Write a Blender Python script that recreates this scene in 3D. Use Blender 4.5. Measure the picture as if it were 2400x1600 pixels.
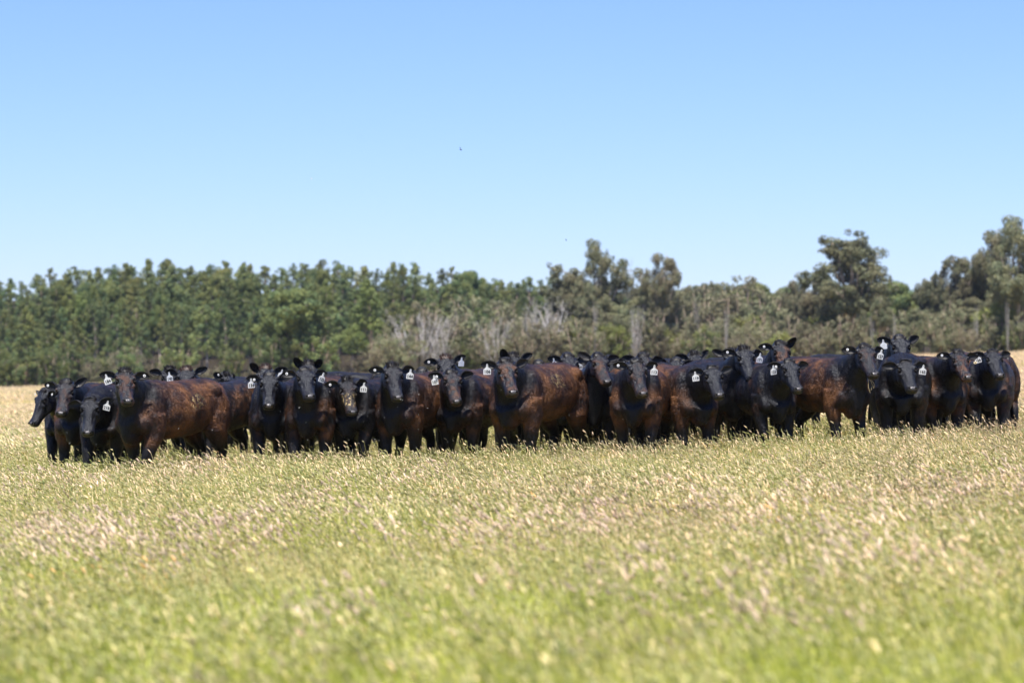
import bpy, math, random
import numpy as np
from mathutils import Matrix, Vector
R = math.radians
for o in list(bpy.data.objects):
    bpy.data.objects.remove(o)
scene = bpy.context.scene
COL = scene.collection

# ------------------------------------------------------------------ camera
F_PX = 7000.0                 # focal length in pixels of the 2400 px wide photograph
CAM_Z = 1.25
SLOPE = 0.0375                # the paddock rises towards the right
HORIZON = 843.0               # photograph row of the horizon below the frame centre column
cam_d = bpy.data.cameras.new('camera')
cam = bpy.data.objects.new('camera', cam_d)
COL.objects.link(cam)
cam_d.sensor_width = 36.0
cam_d.lens = F_PX * 36.0 / 2400.0
PITCH = math.atan((HORIZON - 800) / F_PX)
cam.location = (0, 0, CAM_Z)
cam.rotation_euler = (math.pi / 2 + PITCH, 0, 0)
cam_d.clip_start = 0.5
cam_d.clip_end = 6000
cam_d.dof.use_dof = True
cam_d.dof.focus_distance = 32.6
cam_d.dof.aperture_fstop = 2.8
scene.camera = cam

# ------------------------------------------------------------------ sky and sun
SUN_DIR = Vector((-0.06, -0.40, 1.0)).normalized()     # towards the sun
sun_el = math.asin(SUN_DIR.z)
sun_az = math.atan2(SUN_DIR.x, SUN_DIR.y)
world = bpy.data.worlds.new('World')
scene.world = world
world.use_nodes = True
nt = world.node_tree
nt.nodes.clear()
sky = nt.nodes.new('ShaderNodeTexSky')
sky.sky_type = 'NISHITA'
sky.sun_disc = False
sky.sun_elevation = sun_el
sky.sun_rotation = sun_az
sky.altitude = 0
sky.air_density = 1.0
sky.dust_density = 0.0
sky.ozone_density = 4.0
hs = nt.nodes.new('ShaderNodeMix')
hs.data_type = 'RGBA'
hs.blend_type = 'MULTIPLY'
hs.inputs['Factor'].default_value = 1.0
hs.inputs['B'].default_value = (0.765, 0.885, 1.36, 1)
bg = nt.nodes.new('ShaderNodeBackground')
bg.inputs['Strength'].default_value = 0.068
wo = nt.nodes.new('ShaderNodeOutputWorld')
nt.links.new(sky.outputs[0], hs.inputs['A'])
nt.links.new(hs.outputs['Result'], bg.inputs[0])
nt.links.new(bg.outputs[0], wo.inputs[0])
sun_d = bpy.data.lights.new('sun', 'SUN')
sun_d.energy = 5.0
sun_d.angle = R(0.53)
sun_d.color = (1.0, 0.955, 0.88)
sun = bpy.data.objects.new('sun', sun_d)
sun.rotation_euler = SUN_DIR.to_track_quat('Z', 'Y').to_euler()
sun.location = (-20, -10, 40)
COL.objects.link(sun)
scene.view_settings.view_transform = 'Standard'
scene.view_settings.look = 'None'
scene.view_settings.exposure = 0.93
scene.view_settings.gamma = 1.0
scene.view_settings.use_curve_mapping = False
scene.cycles.use_denoising = True
scene.cycles.max_bounces = 6
scene.cycles.transparent_max_bounces = 8
scene.cycles.caustics_reflective = False
scene.cycles.caustics_refractive = False

# ------------------------------------------------------------------ helpers
def tag(o, label=None, cat=None, group=None, kind=None):
    if label: o['label'] = label
    if cat: o['category'] = cat
    if group: o['group'] = group
    if kind: o['kind'] = kind
    return o

def mesh_from(name, verts, faces, mats=(), smooth=False, mat_idx=None):
    me = bpy.data.meshes.new(name)
    verts = np.asarray(verts, dtype=np.float32)
    if isinstance(faces, np.ndarray):
        n, k = faces.shape
        me.vertices.add(len(verts)); me.vertices.foreach_set('co', verts.ravel())
        me.loops.add(n * k); me.loops.foreach_set('vertex_index', faces.astype(np.int32).ravel())
        me.polygons.add(n)
        me.polygons.foreach_set('loop_start', np.arange(0, n * k, k, dtype=np.int32))
        me.polygons.foreach_set('loop_total', np.full(n, k, dtype=np.int32))
        me.update(calc_edges=True)
    else:
        me.from_pydata([tuple(v) for v in verts], [], faces)
        me.update()
    for m in mats: me.materials.append(m)
    if smooth: me.shade_smooth()
    if mat_idx is not None:
        me.polygons.foreach_set('material_index', np.asarray(mat_idx, dtype=np.int32))
    return me

def obj(name, me, parent=None, mtx=None):
    o = bpy.data.objects.new(name, me)
    COL.objects.link(o)
    if parent is not None: o.parent = parent
    if mtx is not None: o.matrix_local = mtx
    return o

def ground_z(x, y):
    x = np.asarray(x, dtype=float); y = np.asarray(y, dtype=float)
    lim = 95.0
    base = SLOPE * lim * np.tanh(x / lim)
    t = np.clip((y - 262) / 60.0, 0, 1)
    rise = 3.6 * t * t * (3 - 2 * t) * (1.0 / (1 + np.exp((x - 12) / 9)))
    t2 = np.clip((y - 338) / 70.0, 0, 1)
    rise = rise + 8.0 * t2 * t2 * (3 - 2 * t2)
    und = 0.035 * np.sin(x * 0.31 + 1.3) * np.sin(y * 0.17 + 0.4)
    return base + rise + und

def px_to_world(px, py, depth):
    # a photograph pixel at a real distance
    u = (px - 1200) / F_PX
    v = (800 - py) / F_PX
    c, s = math.cos(PITCH), math.sin(PITCH)
    diry, dirz = c - v * s, s + v * c
    k = depth / diry
    return Vector((u * k, depth, CAM_Z + dirz * k))

def new_mat(name):
    m = bpy.data.materials.new(name)
    m.use_nodes = True
    n = m.node_tree
    for nd in list(n.nodes): n.nodes.remove(nd)
    return m, n, n.nodes, n.links

class NB:
    """small node-building helper"""
    def __init__(s, name):
        s.m, s.t, s.n, s.l = new_mat(name)
        s.out = s.n.new('ShaderNodeOutputMaterial')
    def node(s, typ, **kw):
        nd = s.n.new(typ)
        for k, v in kw.items(): setattr(nd, k, v)
        return nd
    def set(s, sock, v):
        if hasattr(v, 'is_output') or isinstance(v, bpy.types.NodeSocket): s.l.new(v, sock)
        else: sock.default_value = v
    def math(s, op, a, b=0.0, c=None, clamp=False):
        nd = s.node('ShaderNodeMath', operation=op, use_clamp=clamp)
        s.set(nd.inputs[0], a); s.set(nd.inputs[1], b)
        if c is not None: s.set(nd.inputs[2], c)
        return nd.outputs[0]
    def mix(s, f, a, b, blend='MIX'):
        nd = s.node('ShaderNodeMix', data_type='RGBA', blend_type=blend)
        s.set(nd.inputs['Factor'], f)
        s.set(nd.inputs['A'], a if isinstance(a, bpy.types.NodeSocket) else (*a, 1))
        s.set(nd.inputs['B'], b if isinstance(b, bpy.types.NodeSocket) else (*b, 1))
        return nd.outputs['Result']
    def noise(s, vec, scale, detail=2.0, rough=0.5, dim='3D'):
        nd = s.node('ShaderNodeTexNoise', noise_dimensions=dim)
        if vec is not None: s.l.new(vec, nd.inputs['Vector'])
        nd.inputs['Scale'].default_value = scale
        nd.inputs['Detail'].default_value = detail
        nd.inputs['Roughness'].default_value = rough
        return nd.outputs[0]
    def ramp(s, v, lo, hi, a=0.0, b=1.0):
        nd = s.node('ShaderNodeMapRange', interpolation_type='SMOOTHSTEP')
        s.set(nd.inputs[0], v)
        nd.inputs[1].default_value = lo; nd.inputs[2].default_value = hi
        nd.inputs[3].default_value = a; nd.inputs[4].default_value = b
        return nd.outputs[0]
    def oattr(s, name, typ='OBJECT'):
        nd = s.node('ShaderNodeAttribute', attribute_type=typ, attribute_name=name)
        return nd
    def principled(s, **kw):
        p = s.node('ShaderNodeBsdfPrincipled')
        for k, v in kw.items():
            s.set(p.inputs[k.replace('_', ' ')], v if not isinstance(v, tuple) else ((*v, 1) if len(v) == 3 else v))
        return p

def simple_mat(name, col, rough=0.6, spec=0.5):
    b = NB(name)
    g = b.node('ShaderNodeTexCoord').outputs['Object']
    n = b.noise(g, 40.0, 3)
    c = b.mix(b.ramp(n, 0.3, 0.7), tuple(v * 0.85 for v in col), tuple(min(1, v * 1.1) for v in col))
    p = b.principled(Base_Color=c, Roughness=rough)
    p.inputs['Specular IOR Level'].default_value = spec
    b.l.new(p.outputs[0], b.out.inputs[0])
    return b.m

# ------------------------------------------------------------------ ground
def ground_material():
    b = NB('paddock_soil_and_grass')
    pos = b.node('ShaderNodeNewGeometry').outputs['Position']
    n1 = b.noise(pos, 0.25, 4)
    n2 = b.noise(pos, 6.0, 5, 0.7)
    n3 = b.noise(pos, 1.4, 3, 0.6)
    green = (0.075, 0.095, 0.02)
    straw = (0.42, 0.32, 0.135)
    sep = b.node('ShaderNodeSeparateXYZ'); b.l.new(pos, sep.inputs[0])
    far = b.ramp(sep.outputs[1], 36.0, 75.0)
    near = b.mix(b.ramp(n2, 0.3, 0.7), (0.05, 0.055, 0.015), (0.15, 0.13, 0.05))
    farc = b.mix(b.ramp(n3, 0.3, 0.7), (0.26, 0.22, 0.085), straw)
    farc = b.mix(b.ramp(n1, 0.45, 0.7, 0, 0.5), farc, (0.20, 0.21, 0.07))
    c = b.mix(far, near, farc)
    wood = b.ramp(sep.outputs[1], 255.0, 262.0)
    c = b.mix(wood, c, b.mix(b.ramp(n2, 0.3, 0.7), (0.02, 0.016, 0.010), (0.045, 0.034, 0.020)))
    bump = b.node('ShaderNodeBump'); bump.inputs['Strength'].default_value = 0.8
    bump.inputs['Distance'].default_value = 0.08
    b.l.new(n2, bump.inputs['Height'])
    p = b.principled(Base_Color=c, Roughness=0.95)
    p.inputs['Specular IOR Level'].default_value = 0.1
    b.l.new(bump.outputs[0], p.inputs['Normal'])
    b.l.new(p.outputs[0], b.out.inputs[0])
    return b.m

def build_ground():
    xs = np.concatenate([np.linspace(-900, -120, 9), np.linspace(-100, 100, 121), np.linspace(120, 900, 9)])
    ys = np.concatenate([np.linspace(-60, 0, 5), np.linspace(4, 60, 57), np.linspace(64, 360, 75), np.linspace(400, 900, 6)])
    X, Y = np.meshgrid(xs, ys)
    Z = ground_z(X, Y)
    V = np.stack([X, Y, Z], -1).reshape(-1, 3)
    nx, ny = len(xs), len(ys)
    i, j = np.meshgrid(np.arange(nx - 1), np.arange(ny - 1))
    a = (j * nx + i).ravel()
    Fq = np.stack([a, a + 1, a + 1 + nx, a + nx], -1)
    o = obj('ground', mesh_from('ground', V, Fq, [ground_material()], True))
    tag(o, kind='structure')
build_ground()

# ------------------------------------------------------------------ cattle: base body
FACE_P = R(50)
A_ = Vector((0, -math.cos(FACE_P), -math.sin(FACE_P)))      # along the face, poll to muzzle
N_ = Vector((0, -math.sin(FACE_P), math.cos(FACE_P)))       # out of the forehead
L_ = Vector((1, 0, 0))
POLL = Vector((0, -0.88, 1.30))
N0 = Vector((0, -0.40, 0.93))
N2 = Vector((0, -0.82, 1.205))
NAX = (N2 - N0).normalized()
NLEN = (N2 - N0).length

def hp(u, l, n):          # a point in the head's own frame
    return POLL + A_ * u + L_ * l + N_ * n

def loft(rings, seg=24):
    """rings: (center, e1, e2, half1, half2_pos, half2_neg, power)"""
    V, Fc = [], []
    th = np.linspace(0, 2 * math.pi, seg, endpoint=False)
    for (c, e1, e2, h1, h2p, h2n, pw) in rings:
        for t in th:
            cx, sy = math.cos(t), math.sin(t)
            px = math.copysign(abs(cx) ** (2 / pw), cx) * h1
            py = math.copysign(abs(sy) ** (2 / pw), sy) * (h2p if sy > 0 else h2n)
            V.append(Vector(c) + Vector(e1) * px + Vector(e2) * py)
    m = len(rings)
    for r in range(m - 1):
        for k in range(seg):
            k2 = (k + 1) % seg
            Fc.append((r * seg + k, r * seg + k2, (r + 1) * seg + k2, (r + 1) * seg + k))
    Fc.append(tuple(range(seg))[::-1])
    Fc.append(tuple((m - 1) * seg + k for k in range(seg)))
    return V, Fc

def ellipsoid(c, r, rot=None, seg=14, rings=9):
    V, Fc = [], []
    M = rot or Matrix.Identity(3)
    V.append(Vector(c) + M @ Vector((0, 0, r[2])))
    for i in range(1, rings):
        a = math.pi * i / rings
        for k in range(seg):
            t = 2 * math.pi * k / seg
            V.append(Vector(c) + M @ Vector((r[0] * math.sin(a) * math.cos(t), r[1] * math.sin(a) * math.sin(t), r[2] * math.cos(a))))
    V.append(Vector(c) + M @ Vector((0, 0, -r[2])))
    for k in range(seg): Fc.append((0, 1 + k, 1 + (k + 1) % seg))
    for i in range(rings - 2):
        for k in range(seg):
            a, b2 = 1 + i * seg + k, 1 + i * seg + (k + 1) % seg
            Fc.append((a, a + seg, b2 + seg, b2))
    last = len(V) - 1
    for k in range(seg): Fc.append((last, 1 + (rings - 2) * seg + (k + 1) % seg, 1 + (rings - 2) * seg + k))
    return V, Fc

def tube(points, radii, seg=12):
    rings = []
    P = [Vector(p) for p in points]
    for i, p in enumerate(P):
        d = (P[min(i + 1, len(P) - 1)] - P[max(i - 1, 0)]).normalized()
        e1 = d.cross(Vector((0, 1, 0)))
        if e1.length < 0.2: e1 = d.cross(Vector((1, 0, 0)))
        e1.normalize(); e2 = d.cross(e1).normalized()
        r = radii[i]
        ra, rb = r if isinstance(r, tuple) else (r, r)
        rings.append((p, e1, e2, ra, rb, rb, 2))
    return loft(rings, seg)

def build_base_cow():
    V, Fc = [], []
    def add(vf):
        v, f = vf
        o = len(V); V.extend(v); Fc.extend([tuple(i + o for i in q) for q in f])
    X, Z = Vector((1, 0, 0)), Vector((0, 0, 1))
    # torso: (F, ztop, zbot, halfwidth, power)
    T = [(-0.80, 1.03, 0.80, 0.07, 2.0), (-0.775, 1.09, 0.68, 0.16, 2.1), (-0.70, 1.135, 0.60, 0.225, 2.2), (-0.58, 1.165, 0.56, 0.262, 2.3),
         (-0.42, 1.17, 0.535, 0.275, 2.3), (-0.25, 1.155, 0.50, 0.30, 2.25), (-0.05, 1.145, 0.475, 0.325, 2.15), (0.13, 1.145, 0.47, 0.318, 2.15),
         (0.29, 1.16, 0.475, 0.275, 2.15), (0.42, 1.165, 0.475, 0.235, 2.2), (0.54, 1.13, 0.475, 0.205, 2.2), (0.635, 1.06, 0.50, 0.165, 2.1), (0.70, 0.97, 0.55, 0.11, 2.0), (0.73, 0.88, 0.62, 0.05, 2.0)]
    rings = []
    for (f, zt, zb, hw, pw) in T:
        zb = zb + 0.065 * (1 - min(1.0, max(0.0, (zb - 0.55) / 0.25)))
        zc = zb + (zt - zb) * 0.46
        rings.append((Vector((0, -f, zc)), X, Z, hw * 0.91, zt - zc, zc - zb, pw))
    add(loft(rings, 28))
    # neck
    up = NAX.cross(X).normalized() * -1
    if up.z < 0: up = -up
    for_ring = [(-0.20, 0.215, 0.24, 0.34), (-0.05, 0.20, 0.235, 0.35), (0.08, 0.172, 0.205, 0.345), (0.20, 0.148, 0.175, 0.295), (0.32, 0.126, 0.145, 0.215), (0.42, 0.110, 0.118, 0.160), (0.52, 0.092, 0.09, 0.11)]
    add(loft([(N0 + NAX * s, X, up, hw, hu, hd, 2.1) for s, hw, hu, hd in for_ring], 24))
    # head
    H = [(-0.055, 0.055, -0.03, -0.12, 2.0), (-0.02, 0.088, 0.000, -0.165, 2.2), (0.035, 0.106, 0.014, -0.20, 2.4), (0.09, 0.118, 0.018, -0.222, 2.4), (0.14, 0.116, 0.014, -0.228, 2.4),
         (0.19, 0.098, 0.006, -0.222, 2.4), (0.24, 0.089, -0.002, -0.205, 2.3), (0.30, 0.082, -0.009, -0.18, 2.3), (0.35, 0.078, -0.012, -0.155, 2.3), (0.40, 0.081, -0.010, -0.138, 2.4),
         (0.44, 0.083, -0.013, -0.128, 2.4), (0.468, 0.075, -0.024, -0.118, 2.3), (0.484, 0.048, -0.042, -0.102, 2.0)]
    add(loft([(hp(u, 0, (nf * 0.45 + nb * 0.55)), X, N_, hw, nf - (nf * 0.45 + nb * 0.55), (nf * 0.45 + nb * 0.55) - nb, pw) for u, hw, nf, nb, pw in H], 24))
    rotH = Matrix((L_, -A_, N_)).transposed()
    add(ellipsoid(hp(-0.018, 0, -0.060), (0.074, 0.060, 0.066), rotH))      # domed poll
    for s in (-1, 1):
        add(ellipsoid(hp(0.105, s * 0.092, -0.018), (0.032, 0.034, 0.030), rotH))          # brow
        add(ellipsoid(hp(0.175, s * 0.090, -0.060), (0.026, 0.040, 0.030), rotH))          # cheek bone
        add(ellipsoid(hp(0.17, s * 0.070, -0.150), (0.045, 0.085, 0.070), rotH))           # jaw
        add(ellipsoid(hp(0.432, s * 0.040, -0.030), (0.030, 0.032, 0.024), rotH))          # nostril wing
        add(tube([hp(0.03, s * 0.08, -0.05), hp(0.035, s * 0.125, -0.055)], [0.035, 0.024], 10))
        # shoulder and fore leg
        add(ellipsoid((s * 0.165, -0.43, 0.84), (0.090, 0.15, 0.26), Matrix.Rotation(R(-14), 3, 'X')))
        add(ellipsoid((s * 0.145, -0.54, 0.70), (0.085, 0.11, 0.12)))
        add(tube([(s * 0.175, -0.43, 0.80), (s * 0.178, -0.42, 0.62), (s * 0.165, -0.435, 0.48), (s * 0.155, -0.45, 0.36), (s * 0.152, -0.45, 0.30), (s * 0.15, -0.44, 0.20), (s * 0.15, -0.445, 0.12), (s * 0.15, -0.475, 0.06), (s * 0.15, -0.485, 0.0)],
                 [(0.105, 0.13), (0.096, 0.115), (0.074, 0.088), (0.060, 0.066), (0.059, 0.062), (0.045, 0.048), (0.051, 0.053), (0.050, 0.052), (0.058, 0.063)], 14))
        # hip, thigh and hind leg
        add(ellipsoid((s * 0.165, 0.50, 1.04), (0.085, 0.11, 0.085)))
        add(ellipsoid((s * 0.165, 0.58, 0.80), (0.105, 0.19, 0.27), Matrix.Rotation(R(8), 3, 'X')))
        add(tube([(s * 0.165, 0.55, 0.80), (s * 0.18, 0.53, 0.62), (s * 0.165, 0.60, 0.50), (s * 0.155, 0.655, 0.42), (s * 0.15, 0.66, 0.36), (s * 0.15, 0.635, 0.24), (s * 0.15, 0.615, 0.13), (s * 0.15, 0.585, 0.06), (s * 0.15, 0.575, 0.0)],
                 [(0.115, 0.19), (0.10, 0.155), (0.072, 0.105), (0.056, 0.070), (0.050, 0.060), (0.045, 0.050), (0.051, 0.053), (0.050, 0.052), (0.058, 0.063)], 14))
    add(ellipsoid((0, -0.56, 0.58), (0.090, 0.14, 0.11)))       # brisket
    add(ellipsoid((0, -0.655, 0.74), (0.085, 0.075, 0.25)))
    me = mesh_from('base', V, Fc)
    o = bpy.data.objects.new('base', me); COL.objects.link(o)
    md = o.modifiers.new('r', 'REMESH'); md.mode = 'VOXEL'; md.voxel_size = 0.0125; md.use_smooth_shade = True
    sm = o.modifiers.new('s', 'SMOOTH'); sm.factor = 0.5; sm.iterations = 5
    dg = bpy.context.evaluated_depsgraph_get()
    me2 = bpy.data.meshes.new_from_object(o.evaluated_get(dg))
    o.modifiers.clear()
    o.data = me2
    # keep the head finer than the rest
    co = np.empty(len(me2.vertices) * 3); me2.vertices.foreach_get('co', co); co = co.reshape(-1, 3)
    # sculpt: nostrils, mouth line, eye sockets
    Am, Nm, Pm = np.array(A_), np.array(N_), np.array(POLL)
    rel = co - Pm
    u, n, l = rel @ Am, rel @ Nm, rel[:, 0]
    cen = np.stack([np.zeros(len(co)), *(np.outer(u, Am) + np.outer(np.full(len(co), -0.08), Nm))[:, 1:].T], 1) + np.array([0, Pm[1], Pm[2]])
    def dent(mask_w):
        nonlocal co
        d = cen - co
        d /= np.maximum(np.linalg.norm(d, axis=1, keepdims=True), 1e-4)
        co = co + d * mask_w[:, None]
    dent(0.017 * np.exp(-(((u - 0.148) / 0.026) ** 2 + ((np.abs(l) - 0.108) / 0.03) ** 2 + ((n + 0.040) / 0.026) ** 2)))
    dent(0.010 * np.exp(-(((u - 0.10) / 0.05) ** 2 + (l / 0.035) ** 2)) * (n > -0.06))
    dent(0.010 * np.exp(-(((u - 0.27) / 0.07) ** 2 + ((np.abs(l) - 0.066) / 0.02) ** 2 + ((n + 0.03) / 0.025) ** 2)))
    dent(0.012 * np.exp(-(((u - 0.462) / 0.014) ** 2 + ((np.abs(l) - 0.040) / 0.013) ** 2 + ((n + 0.032) / 0.020) ** 2)))
    dent(0.009 * np.exp(-(((n + 0.082 + (0.47 - u) * 0.25) / 0.007) ** 2)) * (u > 0.36) * (n < -0.04))
    me2.vertices.foreach_set('co', co.ravel()); me2.update()
    vg = o.vertex_groups.new(name='w')
    hw = np.clip((u + 0.06) / 0.06, 0, 1) * (n > -0.30) * (co[:, 1] < -0.70) * (co[:, 2] > 0.82)
    for lev in (0.0, 1.0):
        idx = np.where((hw > 0.5) == (lev > 0.5))[0].tolist()
        vg.add(idx, 0.12 if lev > 0.5 else 1.0, 'REPLACE')
    dc = o.modifiers.new('d', 'DECIMATE'); dc.ratio = 0.22; dc.vertex_group = 'w'; dc.vertex_group_factor = 1.0
    dg = bpy.context.evaluated_depsgraph_get()
    me3 = bpy.data.meshes.new_from_object(o.evaluated_get(dg))
    co = np.empty(len(me3.vertices) * 3); me3.vertices.foreach_get('co', co); co = co.reshape(-1, 3)
    faces = [tuple(p.vertices) for p in me3.polygons]
    bpy.data.objects.remove(o)
    tri = np.array([f for f in faces if len(f) == 3], dtype=np.int32)
    quad = [f for f in faces if len(f) != 3]
    if quad:
        ex = []
        for f in quad:
            for k in range(1, len(f) - 1): ex.append((f[0], f[k], f[k + 1]))
        tri = np.concatenate([tri.reshape(-1, 3), np.array(ex, dtype=np.int32)])
    return co, tri

BASE_CO, BASE_TRI = build_base_cow()
print('base cow verts', len(BASE_CO), 'tris', len(BASE_TRI))

HEAD_K = 0.89
def pose(yaw, dneck, dhead, nsteps=40):
    """yaw: head turn about Z relative to the body; dneck, dhead: upward pitch (rad)."""
    def rot(ps, pi):
        return np.array(Matrix.Rotation(ps, 3, 'Z') @ Matrix.Rotation(-pi, 3, 'X'))
    S = np.linspace(0, NLEN, nsteps)
    t = S / NLEN
    f = t * t * (3 - 2 * t)
    yw = yaw * (0.62 * f)
    pt = dneck * np.clip(t * 3, 0, 1) ** 1.2
    Rm = np.array([rot(a, p) for a, p in zip(yw, pt)])
    ax = np.array(NAX)
    C = np.zeros((nsteps, 3)); C[0] = np.array(N0)
    for i in range(1, nsteps):
        C[i] = C[i - 1] + 0.5 * (Rm[i] + Rm[i - 1]) @ ax * (S[i] - S[i - 1])
    Rh = rot(yaw, dhead)
    return S, yw, pt, C, Rh

def pose_vertices(co, yaw, dneck, dhead):
    S, yw, pt, C, Rh = pose(yaw, dneck, dhead)
    ax, n0 = np.array(NAX), np.array(N0)
    rel = co - n0
    s = rel @ ax
    # head membership
    Am, Nm, Pm = np.array(A_), np.array(N_), np.array(POLL)
    rp = co - Pm
    u, n = rp @ Am, rp @ Nm
    p0 = np.array([-0.035, 0.0]); p1 = np.array([0.075, -0.24])
    dpl = p1 - p0; dpl = dpl / np.linalg.norm(dpl)
    nrm = np.array([-dpl[1], dpl[0]])
    d = (u - p0[0]) * nrm[0] + (n - p0[1]) * nrm[1]
    w = np.clip((d + 0.045) / 0.09, 0, 1); w = w * w * (3 - 2 * w)
    keep = np.clip((n + 0.30) / 0.05, 0, 1) * np.clip((0.75 - u) / 0.1, 0, 1)
    w = w * keep
    # low chest stays with the body
    low = np.clip((co[:, 2] - 0.62) / 0.22, 0, 1); low = low * low * (3 - 2 * low)
    lat = np.clip((s + 0.06) / 0.16, 0, 1)
    sc = np.clip(s, 0, NLEN) * np.maximum(low, w)
    idx = np.clip(sc / NLEN * (len(S) - 1), 0, len(S) - 1)
    i0 = np.floor(idx).astype(int); i1 = np.minimum(i0 + 1, len(S) - 1); fr = idx - i0
    yv = yw[i0] * (1 - fr) + yw[i1] * fr
    pv = pt[i0] * (1 - fr) + pt[i1] * fr
    Cv = C[i0] * (1 - fr)[:, None] + C[i1] * fr[:, None]
    C0 = n0 + ax * sc[:, None]
    q = co - C0
    def app(q, y, p):
        cp, sp = np.cos(-p), np.sin(-p)
        x = q[:, 0]; yy = q[:, 1] * cp - q[:, 2] * sp; z = q[:, 1] * sp + q[:, 2] * cp
        cy, sy = np.cos(y), np.sin(y)
        return np.stack([x * cy - yy * sy, x * sy + yy * cy, z], 1)
    body = Cv + app(q, yv, pv)
    head = C[-1] + (co - np.array(N2)) @ Rh.T * HEAD_K
    # neck skin near the head follows partly
    out = body * (1 - w)[:, None] + head * w[:, None]
    M = Matrix.Translation(Vector(C[-1])) @ Matrix(Rh.tolist()).to_4x4() @ Matrix.Scale(HEAD_K, 4) @ Matrix.Translation(-N2)
    return out, M

def swing_legs(co, rng, walk):
    co = co.copy()
    for sx in (-1, 1):
        for (piv, front) in (((-0.43, 0.74), True), ((0.55, 0.78), False)):
            ang = rng.uniform(-1, 1) * walk
            side = (np.sign(co[:, 0]) == sx)
            near = np.abs(co[:, 1] - (piv[0] - 0.0)) < 0.42
            w = np.clip((0.66 - co[:, 2]) / 0.22, 0, 1) * side * near
            w *= np.clip((np.abs(co[:, 0]) - 0.03) / 0.05, 0, 1)
            a = ang * w
            y, z = co[:, 1] - piv[0], co[:, 2] - piv[1]
            ca, sa = np.cos(a), np.sin(a)
            co[:, 1] = piv[0] + y * ca - z * sa
            co[:, 2] = piv[1] + y * sa + z * ca
            if not front or True:
                lat = rng.uniform(-0.03, 0.03)
                co[:, 0] += lat * np.clip((0.5 - co[:, 2]) / 0.4, 0, 1) * side * near
    return co

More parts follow.
